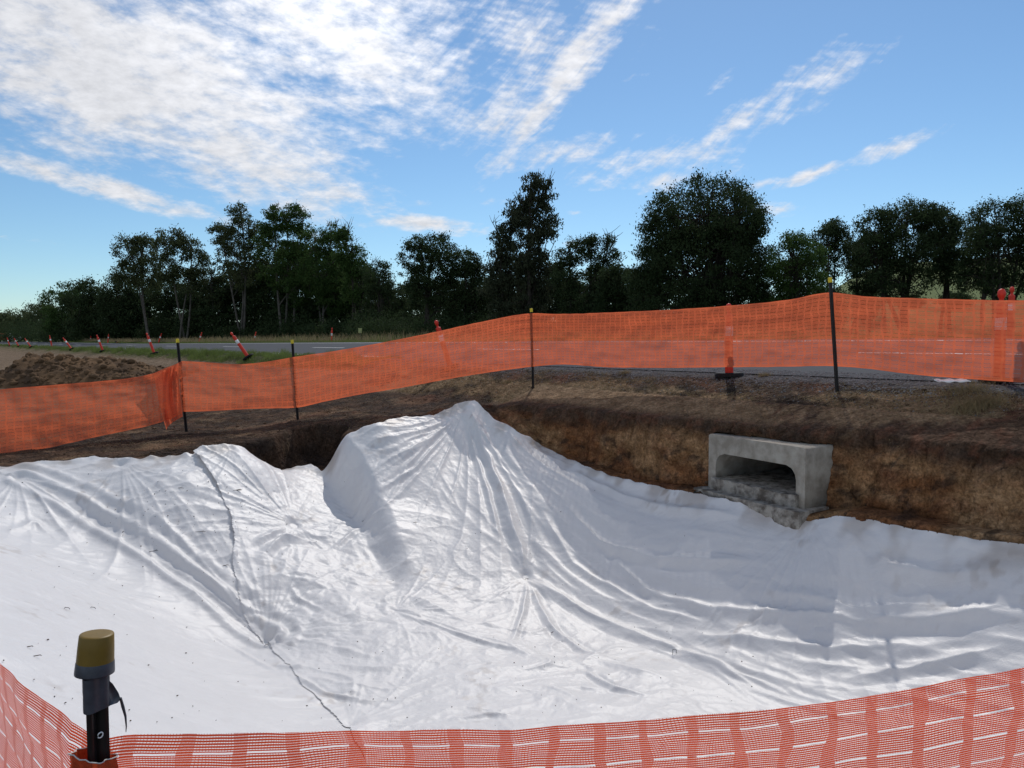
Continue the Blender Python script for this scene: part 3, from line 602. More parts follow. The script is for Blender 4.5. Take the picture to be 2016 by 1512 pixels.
# slabs and floor: crumpled, with creases of several sizes
w_mid = (1 - w_right) * (1 - w_left)
crx = x + .15 * perlin(x * 1.5, y * 1.5, 120); cry = y + .15 * perlin(x * 1.5 + 5, y * 1.5, 121)
crum = .030 * np.minimum(worley(crx * 1.3, cry * 2.0, 3), .7) + .014 * np.minimum(worley(crx * 3.1 + 4, cry * 4.2, 5), .6) + .005 * worley(crx * 8, cry * 9.5, 7)
chm = sm(-3.9, -3.2, x) * sm(-.9, -1.9, x + (y - 9) * .25) * sm(6.4, 7.6, y)
D += (1 - w_right) * (1 - w_left) * crum * (.35 + .75 * chm + .25 * sm(-.2, .3, perlin(x * .8, y * .8, 129)))
def fold(pts, wd, hg, taper=.5):
    P_ = prj(pts); d, sd__ = d_line(x, y, P_); m = d < wd * 5
    u = np.where(sd__ > 0, d, -d) / wd + .35 * perlin(x * 3, y * 3, 177)
    e0 = np.hypot(x - P_[0][0], y - P_[0][1]); e1 = np.hypot(x - P_[-1][0], y - P_[-1][1]); k = sm(0, taper, e0) * sm(0, taper, e1)
    D[m] += (hg * k * (np.exp(-np.sqrt(u * u + .02) * 1.7) * 1.15 - .45 * np.exp(-(np.abs(u) - 1.9) ** 2)))[m]
for f_ in ([[(925,822),(985,960),(1037,1138)], .075, .060, .25], [[(915,825),(955,960),(990,1090)], .035, .028], [[(930,822),(1010,960),(1060,1060)], .05, .03], [[(905,822),(810,895),(715,975)], .04, .032], [[(898,822),(780,870),(700,905)], .05, .03],
      [[(900,830),(820,930),(735,995)], .03, .028], [[(892,815),(780,850),(690,880)], .04, .02], [[(895,826),(800,930),(760,1010)], .03, .02], [[(1037,1142),(1180,1232),(1330,1292),(1520,1388)], .06, .035], [[(1100,990),(1180,1080),(1300,1112),(1500,1118)], .05, .03], [[(1200,1105),(1260,1160),(1300,1200)], .035, .03],
      [[(1230,1160),(1400,1212),(1700,1236),(2010,1205)], .06, .038], [[(1340,1292),(1450,1340),(1580,1392)], .035, .035], [[(1350,1262),(1600,1292),(1800,1286)], .05, .03], [[(1630,1358),(1830,1322),(2014,1275)], .05, .034], [[(1480,1172),(1680,1212),(1900,1192)], .06, .03],
      [[(1680,1118),(1850,1142),(2010,1132)], .05, .03], [[(1120,930),(1300,1010),(1480,1030)], .05, .03], [[(1640,1045),(1760,1075),(1960,1090)], .06, .016, .9], [[(1060,1010),(1130,1120),(1290,1210),(1420,1240)], .05, .03], [[(1130,1325),(1210,1368),(1300,1388)], .03, .035], [[(870,1432),(960,1418),(1060,1430)], .03, .03],
      [[(830,1075),(800,1120),(760,1145)], .04, .02], [[(500,1120),(560,1075),(620,1080),(650,1100)], .05, .05], [[(560,1150),(590,1190),(650,1215)], .03, .03], [[(470,1035),(520,1045),(572,1040)], .03, .03], [[(478,1090),(530,1070),(575,1045)], .035, .035], [[(650,1100),(700,1060),(716,1030)], .03, .035],
      [[(380,1230),(470,1290),(560,1340)], .03, .012], [[(0,1060),(70,1040),(120,1075)], .05, .03], [[(560,1330),(640,1380),(760,1400)], .03, .03], [[(780,1215),(900,1260),(1040,1300)], .03, .025], [[(1040,1150),(1080,1240),(1200,1320)], .04, .03], [[(1040,1150),(1030,1220),(1000,1290)], .03, .02]):
    fold(*f_)
w_fl = .35 + .65 * sm(-.75, -1.25, zz0)
w_fl = np.maximum(w_fl, (sm(0, .3, -(x + 2.0 + (y - 10.4) * -.3)) if False else 0))
D += w_mid * w_fl * (.034 * ridge(crx * .7, cry * 1.2, 1, 122, .5, 4) + .016 * ridge(crx * 1.5, cry * 2.4, 1, 123, .5, 3.5) + .0045 * ridge(crx * 4.5, cry * 6, 2, 126, .5, 3)) * (.45 + .8 * sm(-.25, .35, perlin(x * .7, y * .7, 128)))
lx = x * .85 + y * .5; ly = -x * .5 + y * .85
D += w_left * (.020 * ridge(lx * .3, ly * 1.1, 2, 130, .5, 3) + .009 * ridge(lx * .9 + .3 * warp, ly * 3.8, 2, 133, .5, 3) + .010 * np.minimum(worley(lx * .8, ly * 2.2, 9), .6) + .0035 * worley(lx * 3, ly * 7, 10))
# fold valley between left slab and the back batter
vl = prj([(40,952),(150,1010),(300,1100),(420,1190),(526,1272)])
dv, sv = d_line(x, y, vl); ev = sm(1.0, .1, dv)
dvx = np.where(sv > 0, dv, -dv)
D += ev * (.05 * np.exp(-((dvx - .13) / .06) ** 2) + .035 * np.exp(-((dvx + .12) / .05) ** 2) + .028 * np.exp(-((dvx - .32) / .06) ** 2)) * (1 + .5 * perlin(x * 2, y * 2, 140)) 
# batter folds run down slope
bk = np.where(w_left > 0, 1, 0) * sm(.1, .5, np.where(sv == (np.sign(0) + (d_line(np.array([-4.2]), np.array([9.3]), vl)[1][0])), dv, 0))
D += bk * .035 * ridge((x * .55 + y * .83) * .9, (x * .83 - y * .55) * 2.6, 2, 145, .5, 3)
D += .0018 * ridge(x * 14, y * 14, 1, 150, .5, 2) * (.25 + w_mid)
pk = Wz(933, 800, .47); D += .12 * np.clip(1 - np.hypot(x - pk[0], y - pk[1]) / .55, 0, 1)
edge = -poly_sd(x, y, CP)
D += .02 * sm(.10, 0, -edge) * (1 + perlin(x * 6, y * 6, 160))
Zc = zz0 + .035 + np.maximum(D, -.02)
# map: full grid arrays
edg = -edge
dirt = .55 * sm(.35, 0, edg + .15 * fbm(x * 2, y * 2, 3, 180)) * sm(-.1, .4, fbm(x * 3, y * 3, 3, 181) + .1) + .30 * sm(.15, .5, fbm(x * 1.3, y * 1.3, 4, 182, .6)) * sm(.0, .3, fbm(x * 9, y * 9, 2, 183))
Ccol = np.array([.745, .735, .73])[None] * (1 - dirt[:, None]) + np.array([.34, .27, .21])[None] * dirt[:, None]
def sheet(name, keep, extra, label):
    full = np.full(CXg.size, -1, np.int64)
    sel = np.where(keep)[0]; full[ii[sel]] = np.arange(len(sel)); G = full.reshape(CXg.shape)
    q = np.stack([G[:-1, :-1], G[:-1, 1:], G[1:, 1:], G[1:, :-1]], -1).reshape(-1, 4); q = q[(q >= 0).all(1)]
    V = np.stack([x[sel], y[sel], (Zc + extra)[sel]], -1)
    o = mesh_np(name, V, q, M_cloth, smooth=True, col=Ccol[sel]); tag(o, label, 'ground sheet', 'white geotextile sheets'); return o
dsg = np.where(sl_ == lsgn, dl, -dl)    # + on left sheet
sheet('geotextile_sheet', dsg > -.30, 0, 'smooth bright geotextile sheet covering the left side of the pit behind the taped picket')
ragg = .035 * fbm(x * 2.5, y * 2.5, 3, 170)
up_ = sm(8.2, 9.2, y)
lift = .006 + .010 * up_ + (.006 + .035 * up_) * np.exp(-(np.maximum(0, -dsg) / (.06 + .12 * up_)) ** 2) * (.6 + perlin(x * 2.2, y * 2.2, 171))
ob = sheet('geotextile_sheet', dsg < .05 + ragg, lift, 'crumpled white geotextile sheet over pit floor, mound and slope below the box culvert')
# surface lookup on the upper sheet for small things
zmap = np.full(CXg.shape, np.nan); zmap.ravel()[ii] = Zc + np.where(dsg < .05, lift, 0)
def cloth_at(px_, py_):
    d = ray(px_, py_); T = np.linspace(3, 14, 6000); P = EYE[:, None] + d[:, None] * T
    ix = np.clip(((P[0] - cx_[0]) / h).astype(int), 0, len(cx_) - 1); iy = np.clip(((P[1] - cy_[0]) / h).astype(int), 0, len(cy_) - 1)
    zz_ = zmap[iy, ix]; m = P[2] < np.nan_to_num(zz_, nan=-9); i = np.argmax(m); return P[:, i]

# ------------------------------------------------------------------ culvert
def culvert():
    e = empty('box_culvert', (CV0[0], CV0[1], CZ0)); e.rotation_euler = (0, 0, math.atan2(cva[1], cva[0]))
    # local: +x along face, into bank = +y local? face dir cva; bank dir cvb = rotate cva by -90 -> local -y
    tag(e, 'grey concrete box culvert mouth sticking out of the brown bank', 'culvert')
    w_, hh, th, tt_ = CVW, CZ1 - CZ0, .12, .22
    out_ = [(0, 0), (0, hh - .02), (.02, hh), (w_ - .02, hh), (w_, hh - .02), (w_, 0)]
    inn = [(w_ - th, 0), (w_ - th, hh - tt_ - .16), (w_ - th - .015, hh - tt_ - .09), (w_ - th - .06, hh - tt_ - .03), (w_ - th - .14, hh - tt_), (th + .14, hh - tt_), (th + .06, hh - tt_ - .03), (th + .015, hh - tt_ - .09), (th, hh - tt_ - .16), (th, 0)]
    prof = np.array(out_ + inn); n = len(prof); ys = [0, -.012, -.5, -2, -5.5]
    V = []
    c = prof.mean(0)
    for k, yy in enumerate(ys):
        p = prof.copy()
        V += [(q[0], yy, q[1]) for q in p]
    mb = MB(); i = np.arange(len(ys) - 1)[:, None] * n; j = np.arange(n)[None]; j2 = (j + 1) % n
    mb.add(V, np.stack([i + j, i + j2, i + n + j2, i + n + j], -1).reshape(-1, 4))
    # front face strips joining outer to inner
    def quad(a, b, c_, d): mb.add([(q[0], 0, q[1]) for q in (a, b, c_, d)], [(0, 1, 2, 3)])
    O = out_; I = inn[::-1]   # I from left(0 side) bottom up
    quad((0, 0), (th, 0), I[1], (0, I[1][1])); quad((0, I[1][1]), I[1], I[2], (0, I[2][1])); quad((0, I[2][1]), I[2], I[3], (0, I[3][1])); quad((0, I[3][1]), I[3], I[4], (0, I[4][1]))
    R = [(w_ - a, b) for a, b in I]
    quad((w_, 0), (w_, R[1][1]), R[1], R[0]); quad((w_, R[1][1]), (w_, R[2][1]), R[2], R[1]); quad((w_, R[2][1]), (w_, R[3][1]), R[3], R[2]); quad((w_, R[3][1]), (w_, R[4][1]), R[4], R[3])
    quad((0, I[4][1]), (w_, I[4][1]), (w_, hh - .02), (0, hh - .02)); quad((0, hh - .02), (w_, hh - .02), (w_ - .02, hh), (.02, hh))
    # closed far end
    mb.add([(0, -5.5, 0), (w_, -5.5, 0), (w_, -5.5, hh), (0, -5.5, hh)], [(0, 1, 2, 3)])
    mb.build('barrel', M_conc, e)
    # base slab: broken edged rough concrete below and in front
    def slab(x0, x1, y0, y1, z0, z1, amp, seed, nm, lab=None):
        nxs = int((x1 - x0) / .03); nys = int((y1 - y0) / .03)
        X_, Y2 = np.meshgrid(np.linspace(x0, x1, nxs), np.linspace(y0, y1, nys))
        Z_ = z1 + amp * fbm(X_ * 6, Y2 * 6, 4, seed) + amp * .6 * ridge(X_ * 9, Y2 * 9, 2, seed + 3)
        Yd = Y2 + .03 * fbm(X_ * 5, Z_ * 0 + seed, 3, seed) * (Y2 > (y0 + y1) / 2)
        V = [np.stack([X_, Yd, Z_], -1).reshape(-1, 3)]; id_ = np.arange(nxs * nys).reshape(nys, nxs)
        Fs = [np.stack([id_[:-1, :-1], id_[:-1, 1:], id_[1:, 1:], id_[1:, :-1]], -1).reshape(-1, 4)]
        m_ = MB(); m_.add(V[0], Fs[0])
        for (ring) in (np.stack([X_[-1], Yd[-1], Z_[-1]], -1), np.stack([X_[:, 0], Yd[:, 0], Z_[:, 0]], -1), np.stack([X_[:, -1], Yd[:, -1], Z_[:, -1]], -1), np.stack([X_[0], Yd[0], Z_[0]], -1)):
            k = 6; rows = []
            for q in range(k + 1):
                r = ring.copy(); r[:, 2] = ring[:, 2] * (1 - q / k) + z0 * q / k
                if 0 < q: r[:, 1] += .02 * fbm(r[:, 0] * 12, r[:, 2] * 14 + q, 3, seed + 7)
                rows.append(r)
            A = np.concatenate(rows); n_ = len(ring); i_ = np.arange(k)[:, None] * n_; j_ = np.arange(n_ - 1)[None]
            m_.add(A, np.stack([i_ + j_, i_ + j_ + 1, i_ + n_ + j_ + 1, i_ + n_ + j_], -1).reshape(-1, 4))
        o_ = m_.build(nm, M_conc2, e); 
        if lab: o_['label'] = lab
    slab(-.08, w_ + .05, -.3, .20, -.25, .13, .010, 201, 'base_slab')
    slab(.08, w_ - .10, -1.4, .06, -.10, .265, .022, 205, 'broken_invert')
culvert()

# ------------------------------------------------------------------ star pickets
def picket(base, top, cap=True, label='', w_=.025, capr=.020, caph=.065, cut=.004):
    base = np.array(base, float); top = np.array(top, float); ax = top - base; Lh = np.linalg.norm(ax)
    e = empty('star_picket', base); q = Vector(ax).to_track_quat('Z', 'Y'); e.rotation_mode = 'QUATERNION'; e.rotation_quaternion = q
    tag(e, label, 'fence post', 'star pickets carrying the orange mesh')
    mb = MB(); t = .0035
    for a in (90, 210, 330):
        r = math.radians(a); d = np.array([math.cos(r), math.sin(r)]); n = np.array([-d[1], d[0]])
        p = [d * .001 + n * t, d * w_ + n * t * .8, d * w_ - n * t * .8, d * .001 - n * t]
        mb.prism(p, -.05, Lh - cut)
    mb.build('post', M_steel, e)
    c = MB(); R = w_ * 1.06
    c.lathe([(R * 1.02, Lh - caph), (R, Lh - .012), (R * .93, Lh - .003), (R * .8, Lh), (.0005, Lh + .001)], 18)
    if cap: c.build('cap', M_capf, e, smooth=False)
    return e, Lh
def at(px_, Y): d = ray(px_, 700); return EYE[:2] + d[:2] * Y
posts = {}
def far_post(key, pb, pt, Y, label):
    B = W(pb[0], pb[1], Y); B[2] = bz(B[0], B[1]) - .02; T = W(pt[0], pt[1], Y); posts[key] = (B, T)
    picket(B, T, True, label)
far_post('a', (367, 850), (349, 667), 12.5, 'yellow capped star picket where the loose fold of orange mesh hangs, near the dirt heap')
far_post('b', (586, 824), (575, 669), 13.4, 'slim black star picket with yellow cap between the loose mesh fold and the bank crest')
far_post('c', (1049, 757), (1046, 607), 13.3, 'short yellow capped star picket at the crest of the bank above the sheet peak')
far_post('d', (1648, 775), (1634, 546), 9.55, 'tall dark star picket at the high point of the orange mesh, standing above the culvert')

# ------------------------------------------------------------------ nets
def net(name, mat, knots, nseg, label, group, amp=.012, H=1.0, rows=34, k0=0, seed=0, Hs=None, pin=None):
    """knots: list of (X,Y,ztop,zbot); interpolated along its length"""
    K = np.array(knots, float); L_ = np.r_[0, np.cumsum(np.hypot(np.diff(K[:, 0]), np.diff(K[:, 1])))]
    n = int(L_[-1] / nseg) + 2; u = np.linspace(0, L_[-1], n)
    def smi(v):  # Catmull-like monotone cubic through cosine-free hermite
        m = np.gradient(v, L_); i = np.clip(np.searchsorted(L_, u) - 1, 0, len(L_) - 2); hh = L_[i + 1] - L_[i]; t = (u - L_[i]) / hh
        return (2*t**3-3*t**2+1)*v[i] + (t**3-2*t**2+t)*hh*m[i] + (-2*t**3+3*t**2)*v[i+1] + (t**3-t**2)*hh*m[i+1]
    Xc = np.interp(u, L_, K[:, 0]); Yc = np.interp(u, L_, K[:, 1]); zt = smi(K[:, 2]); zb = smi(K[:, 3])
    dX = np.gradient(Xc); dY = np.gradient(Yc); nrm = np.hypot(dX, dY); NX, NY = -dY / nrm, dX / nrm
    v = np.linspace(0, 1, rows); U, V_ = np.meshgrid(u, v)
    pd = np.full(n, 9.)
    for q in (pin or []): pd = np.minimum(pd, np.abs(u - L_[q]))
    pd = pd[None]
    Zn = zb[None] * (1 - V_) + zt[None] * V_
    fold = fbm(U * 1.1 + seed, V_ * 1.2, 3, 300 + seed) * 2.2 + .55 * ridge(U * 1.5 + V_ * 1.8, V_ * 4 + seed, 2, 310 + seed, .5, 2)
    gath = ridge(U * .4, V_ * 9 - pd * 1.2 * (V_ - .5), 2, 320 + seed, .5, 2) * np.exp(-pd / .35) * 1.6
    off = amp * (fold * np.minimum(1, pd * 3) * 1.6 + gath)
    off += amp * .5 * perlin(U * 6, V_ * 5, 330 + seed) * np.minimum(1, pd * 4)
    Px = Xc[None] + NX[None] * off; Py = Yc[None] + NY[None] * off
    Zn = Zn + .004 * perlin(U * 5, V_ * 0 + seed, 340) * (np.abs(V_ - .5) > .45)
    id_ = np.arange(n * rows).reshape(rows, n); Q = np.stack([id_[:-1, :-1], id_[:-1, 1:], id_[1:, 1:], id_[1:, :-1]], -1).reshape(-1, 4)
    o = mesh_np(name, np.stack([Px, Py, Zn], -1).reshape(-1, 3), Q, mat, smooth=True, uv=np.stack([U + k0, V_ * H], -1).reshape(-1, 2))
    tag(o, label, 'safety mesh', group); return o
def knot_seg(A, B, pts):
    """points in the vertical plane through posts A,B (xy)"""
    r = []
    for (px_, pt, pb) in pts:
        o = []
        for py_ in (pt, pb):
            d = ray(px_, py_); k = d[0]
            u = (k * A[1] - A[0]) / ((B[0] - A[0]) - k * (B[1] - A[1])); Y = A[1] + u * (B[1] - A[1]); o.append(W(px_, py_, Y))
        r.append((o[0][0], o[0][1], o[0][2], o[1][2]))
    return r
pa, pb_, pc, pd_ = [posts[k][0][:2] - np.array([0, .045]) for k in 'abcd']
pL = np.array([-9.6, 7.9]); pe = at(2330, 7.4)
left_k = knot_seg(pL, pa, [(-500, 830, 1010), (-200, 790, 938), (0, 767, 896), (90, 759, 882), (180, 752, 862), (250, 745, 848), (300, 736, 836), (335, 722, 824), (359, 712, 812)])
net('safety_mesh', M_net, left_k, .03, 'sagging orange safety mesh crossing in front of the dirt heap, tied to the left picket', 'orange safety mesh round the pit', .026, pin=[8], seed=3)
bk_k = knot_seg(pa, pb_, [(358, 711, 811), (400, 713, 810), (470, 717, 806), (540, 710, 804), (577, 703, 803)]) + knot_seg(pb_, pc, [(640, 694, 790), (700, 684, 778), (780, 669, 765), (850, 655, 752), (950, 633, 735), (1047, 617, 722)]) + \
       knot_seg(pc, pd_, [(1090, 618, 718), (1200, 615, 723), (1330, 609, 724), (1430, 602, 723), (1550, 590, 722), (1637, 576, 721)]) + knot_seg(pd_, pe, [(1700, 583, 725), (1800, 587, 737), (1920, 590, 747), (2016, 591, 753), (2150, 585, 757), (2330, 560, 745)])
net('safety_mesh', M_net, bk_k, .03, 'taut orange safety mesh along the road edge above the culvert, rising from left to right', 'orange safety mesh round the pit', .020, pin=[4, 10, 16, 22], seed=5, k0=.03)
# loose tail hanging at picket a
def tail():
    n, rows = 40, 40; u = np.linspace(0, 1, n); v = np.linspace(0, 1, rows); U, V_ = np.meshgrid(u, v)
    tx = 303 + U * 52; ty = 736 - U * 22 ; bx_ = 327 + 30 * U; by_ = 846 - 26 * U
    px_ = tx * (1 - V_) + bx_ * V_ + 4 * np.sin(V_ * 3 + U * 4); py_ = ty * (1 - V_) + by_ * V_
    px_ = px_ - 6 * np.sin(V_ * 3.14) * (U < .9)
    Pz = np.zeros((rows, n, 3))
    Yd = 12.28 + .05 * np.sin(U * 15 + V_ * 2) + .04 * fbm(U * 5, V_ * 2, 3, 400)
    for i in range(rows):
        for j in range(n): Pz[i, j] = W(px_[i, j], py_[i, j], Yd[i, j])
    id_ = np.arange(n * rows).reshape(rows, n); Q = np.stack([id_[:-1, :-1], id_[:-1, 1:], id_[1:, 1:], id_[1:, :-1]], -1).reshape(-1, 4)
    o = mesh_np('safety_mesh', Pz.reshape(-1, 3), Q, M_net, smooth=True, uv=np.stack([U * .6, V_ * .9 + .03], -1).reshape(-1, 2))
    tag(o, 'bright folded loose end of orange mesh hanging from the left picket', 'safety mesh', 'orange safety mesh round the pit')
tail()
# near net
NP = W(178, 1480, 1.22)[:2]; NPs = np.array([NP[0], NP[1]])
nr = at(2800, 1.75); nl = np.array([-2.35, 2.75])
q1 = W(0, 1300, 1.62); 
near_l = [(nl[0], nl[1], .98, .02), (-1.55, 2.05, .90, -.02), (q1[0], q1[1], W(0, 1300, q1[1])[2], -.1)]
l2 = W(70, 1362, 1.42); l3 = W(130, 1425, 1.27); near_l += [(l2[0], l2[1], l2[2], -.1), (l3[0], l3[1], l3[2], -.1)]
def npt(px_, py_, Y): p = W(px_, py_, Y); return (p[0], p[1], p[2], p[2] - .95)
rp = [(190, 1462, 1.235), (235, 1452, 1.25), (330, 1447, 1.28), (500, 1445, 1.33), (700, 1441, 1.38), (900, 1438, 1.42), (1100, 1431, 1.46), (1300, 1418, 1.48), (1600, 1386, 1.50), (1850, 1348, 1.50), (2016, 1318, 1.50), (2300, 1255, 1.5), (2800, 1130, 1.5)]
near_all = near_l + [npt(*p) for p in rp]
net('safety_mesh', M_netn, near_all, .012, 'loosely woven orange safety mesh close by, wrapped round the taped picket', 'orange safety mesh round the pit', .010, rows=80, pin=[5], seed=9, H=.97)

# near picket with tape and cap
def near_picket():
    T = W(182, 1256, 1.235); B = np.array([W(172, 1500, 1.235)[0] , T[1] + .01, -.05])
    e, Lh = picket(B, T, False, 'close black picket with grey tape and tilted yellow cap, wrapped in orange mesh', w_=.0205, cut=.035)
    c = MB(); z0 = Lh - .058
    tilt = Matrix.Rotation(math.radians(5), 4, 'Y') @ Matrix.Translation((-.0, 0, 0)); Mx = Matrix.Translation((0.002, 0, z0)) @ tilt @ Matrix.Translation((0, 0, -0))
    c.lathe([(.0285, .016), (.0275, .040), (.0262, .061), (.0255, .0625), (.020, .0632), (.0004, .0632)], 32); c.build('cap', M_cap, e, smooth=False, M=Mx)
    g = MB(); g.lathe([(.026, -.004), (.0302, -.002), (.0303, .0), (.0291, .0165), (.0286, .018)], 32); g.build('tape_collar', M_tape, e, M=Mx)
    g = MB(); z1 = z0 - .004; n = 26; th = np.arange(n) * 2 * math.pi / n
    rad = .0195 + .004 * np.cos(3 * (th - math.radians(90))) ; rows = []
    for k, zq in enumerate(np.linspace(z1, z1 - .058, 12)):
        rr = rad * (1 + .03 * perlin(th * 2, np.full(n, k * .4), 9)); rows.append(np.c_[np.cos(th) * rr, np.sin(th) * rr, np.full(n, zq)])
    A = np.concatenate(rows); i = np.arange(11)[:, None] * n; j = np.arange(n)[None]; j2 = (j + 1) % n
    g.add(A, np.stack([i + j, i + j2, i + n + j2, i + n + j], -1).reshape(-1, 4)); g.build('tape_wrap', M_tape, e)
    # torn flap and thread of tape
    f = MB(); p = [(.016, -.014, z1 - .012), (.023, -.016, z1 - .022), (.033, -.015, z1 - .042), (.038, -.013, z1 - .056), (.030, -.016, z1 - .058), (.016, -.016, z1 - .057)]
    V = [np.array(q) for q in p] + [np.array(q) + np.array([0, .0012, 0]) for q in p]; m_ = 6
    f.add(V, [(0, 1, 2, 5), (5, 2, 3, 4), (6, 11, 8, 7), (11, 10, 9, 8)] + [(k, (k + 1) % 6, (k + 1) % 6 + 6, k + 6) for k in range(6)])
    f.tube([(.037, -.0135, z1 - .053), (.041, -.013, z1 - .070), (.046, -.012, z1 - .090), (.047, -.012, z1 - .108), (.046, -.012, z1 - .118)], [.0022, .0028, .0020, .0012, .0006], 5)
    f.build('tape_flap', M_tape, e)
    # orange mesh wrap with pale cord round the post
    wr = MB(); n = 28; rows = []
    th = np.arange(n) * 2 * math.pi / n
    zt = np.interp(th / (2 * math.pi), [0, .25, .5, .75, 1], [-.152, -.14, -.125, -.145, -.152]) + z0
    for k, q in enumerate(np.linspace(0, 1, 10)):
        rr = .0275 + .010 * perlin(np.cos(th) * 2.2, np.sin(th) * 2.2 + k * .35, 12) + .004 * perlin(np.cos(th) * 5, np.sin(th) * 5 + k, 13) + .012 * q
        rows.append(np.c_[np.cos(th) * rr * 1.12 - .004, np.sin(th) * rr, zt - q * .16])
    A = np.concatenate(rows); i = np.arange(9)[:, None] * n; j = np.arange(n)[None]; j2 = (j + 1) % n
    wr.add(A, np.stack([i + j, i + j2, i + n + j2, i + n + j], -1).reshape(-1, 4)); wr.build('mesh_wrap', M_wrap, e, smooth=True)
    cdm = MB(); ring = rows[0] * [1.06, 1.06, 1]; ring = np.concatenate([ring, ring[:1]]); cdm.tube(ring, .0011, 5, cap=False); cdm.build('cord', M_cord, e)
    # pale ring added in place of the bright punched hole; no opening is cut
    h_ = MB(); th = np.linspace(0, 2 * math.pi, 13); zc_ = z0 - .105; h_.tube(np.c_[.004 + .0045 * np.cos(th) - .004, np.full(13, -.014), zc_ + .0045 * np.sin(th)], .0012, 5, cap=False); h_.build('hole_ring', M_band, e)
near_picket()

# ------------------------------------------------------------------ bollards
def make_bollard():
    e = empty('traffic_bollard', (0, 0, 0))
    b = MB(); b.lathe([(.062, .05), (.060, .10), (.058, .5), (.056, .86), (.058, .885), (.054, .905), (.030, .918), (.024, .935), (.026, .965), (.038, .985), (.044, 1.01), (.040, 1.045), (.026, 1.070), (.0005, 1.078)], 20)
    b.build('body', M_boll, e, smooth=True)
    for z0, z1 in ((.60, .74),):
        r = MB(); r.lathe([(.0585, z0), (.0605, z0 + .004), (.0595, z1 - .004), (.0575, z1)], 20); r.build('reflective_band', M_band, e)
    k = MB(); R = .21; poly = [(R * math.cos(math.radians(22.5 + 45 * i)), R * math.sin(math.radians(22.5 + 45 * i))) for i in range(8)]
    k.prism(poly, 0, .055, .012); k.build('rubber_base', M_rub, e)
    return e
B0 = make_bollard(); B0used = [False]
def copy_tree(o, parent=None):
    c = o.copy(); COL.objects.link(c)
    if parent: c.parent = parent
    for ch in o.children: copy_tree(ch, c)
    return c
def bollard(px_, s, lean, label, top=None, group='orange traffic bollards along the road', Y=None, yaw=0, sc=1.0):
    k = (px_ - CX) / F
    if Y is None: Y = s / (SX * k + SY)
    p = W(px_, 700, Y); ss_, t2 = st(p[0], p[1])
    z = bz(p[0], p[1]) if ss_ < S0 or ss_ > S1 else float(zroad(ss_, t2))
    kids = None
    if not B0used[0]: o = B0; B0used[0] = True
    else: o = copy_tree(B0)
    o.location = (p[0], p[1], z - .005 + .10 * abs(math.sin(math.radians(lean)))); o.rotation_euler = (math.radians(yaw), math.radians(lean), 0); o.scale = (sc,) * 3
    tag(o, label, 'bollard', group); return o
bollard(1968, 9.35, 0, 'bright red bollard behind the right end of the mesh, largest of all the bollards', Y=8.85)
bollard(1436, 9.35, -1, 'upright red bollard behind the mesh to the left of the tallest picket', Y=11.3)
bollard(887, 9.4, -17, 'red bollard leaning left behind the mesh left of the bank crest picket', Y=16.6)
bollard(489, 9.35, -34, 'red and white bollard leaning steeply at the grass edge between the two left pickets')
bollard(304, 9.35, -19, 'tilted orange bollard with white band standing just left of the leftmost picket')
bollard(203, 9.35, -19, 'tilted bollard on the road edge directly above the right end of the dirt heap')
bollard(142, 9.35, -36, 'steeply leaning bollard on the verge behind the middle of the dirt heap')
bollard(103, 9.9, -9, 'nearly upright bollard on the verge above the peak of the dirt heap')
bollard(62, 9.35, -34, 'far leaning bollard on the verge left of the dirt heap top')
bollard(38, 9.35, -28, 'very distant leaning bollard, third from the left edge of the photo')
bollard(20, 9.35, -15, 'very distant bollard in front of the far orange vehicle')
G2 = 'traffic bollards on the far side of the road'
bollard(1988, 0, 0, 'slim orange bollard across the road, just right of the largest red bollard', Y=15.3, group=G2)
bollard(652, 18.3, 5, 'upright red bollard with white band standing alone on the far verge before dark trees', Y=46, group=G2)
bollard(498, 18.3, 16, 'faded bollard leaning right on the far verge, above the steeply leaning bollard', Y=60, group=G2)
bollard(391, 18.3, 18, 'pale leaning bollard on the far verge between the left pickets', Y=64, group=G2)
bollard(312, 18.3, 20, 'dull red bollard leaning right on the far verge beside the leftmost picket', Y=72, group=G2)
bollard(213, 18.3, 8, 'small whitish bollard on the far verge next to the fallen one', Y=88, group=G2)
bollard(178, 18.3, 10, 'tiny distant bollard on the far verge, second from the left there', Y=105, group=G2)
bollard(147, 18.3, 0, 'tiny distant bollard on the far verge, leftmost of that row', Y=120, group=G2)
bollard(229, 18.6, 88, 'orange bollard lying on its side in the grass across the road', Y=86, group=G2)

# small marker sign
def sign():
    p = W(709, 651, 46); g = bz(p[0], p[1]); e = empty('marker_sign', (p[0], p[1], g)); tag(e, 'small pale yellow marker sign on a thin post before the dark trees', 'sign')
    m = MB(); m.box(-.02, 0, 0, .02, .03, p[2] - g + .15); m.build('sign_post', M_steel, e)
    m = MB(); m.prism([(-.11, -.012), (.11, -.012), (.11, -.004), (-.11, -.004)], p[2] - g - .15, p[2] - g + .15); m.build('panel', pm('pale_yellow_panel', (.35, .36, .16), .6, .3, nscale=9, namt=.3), e)
sign()
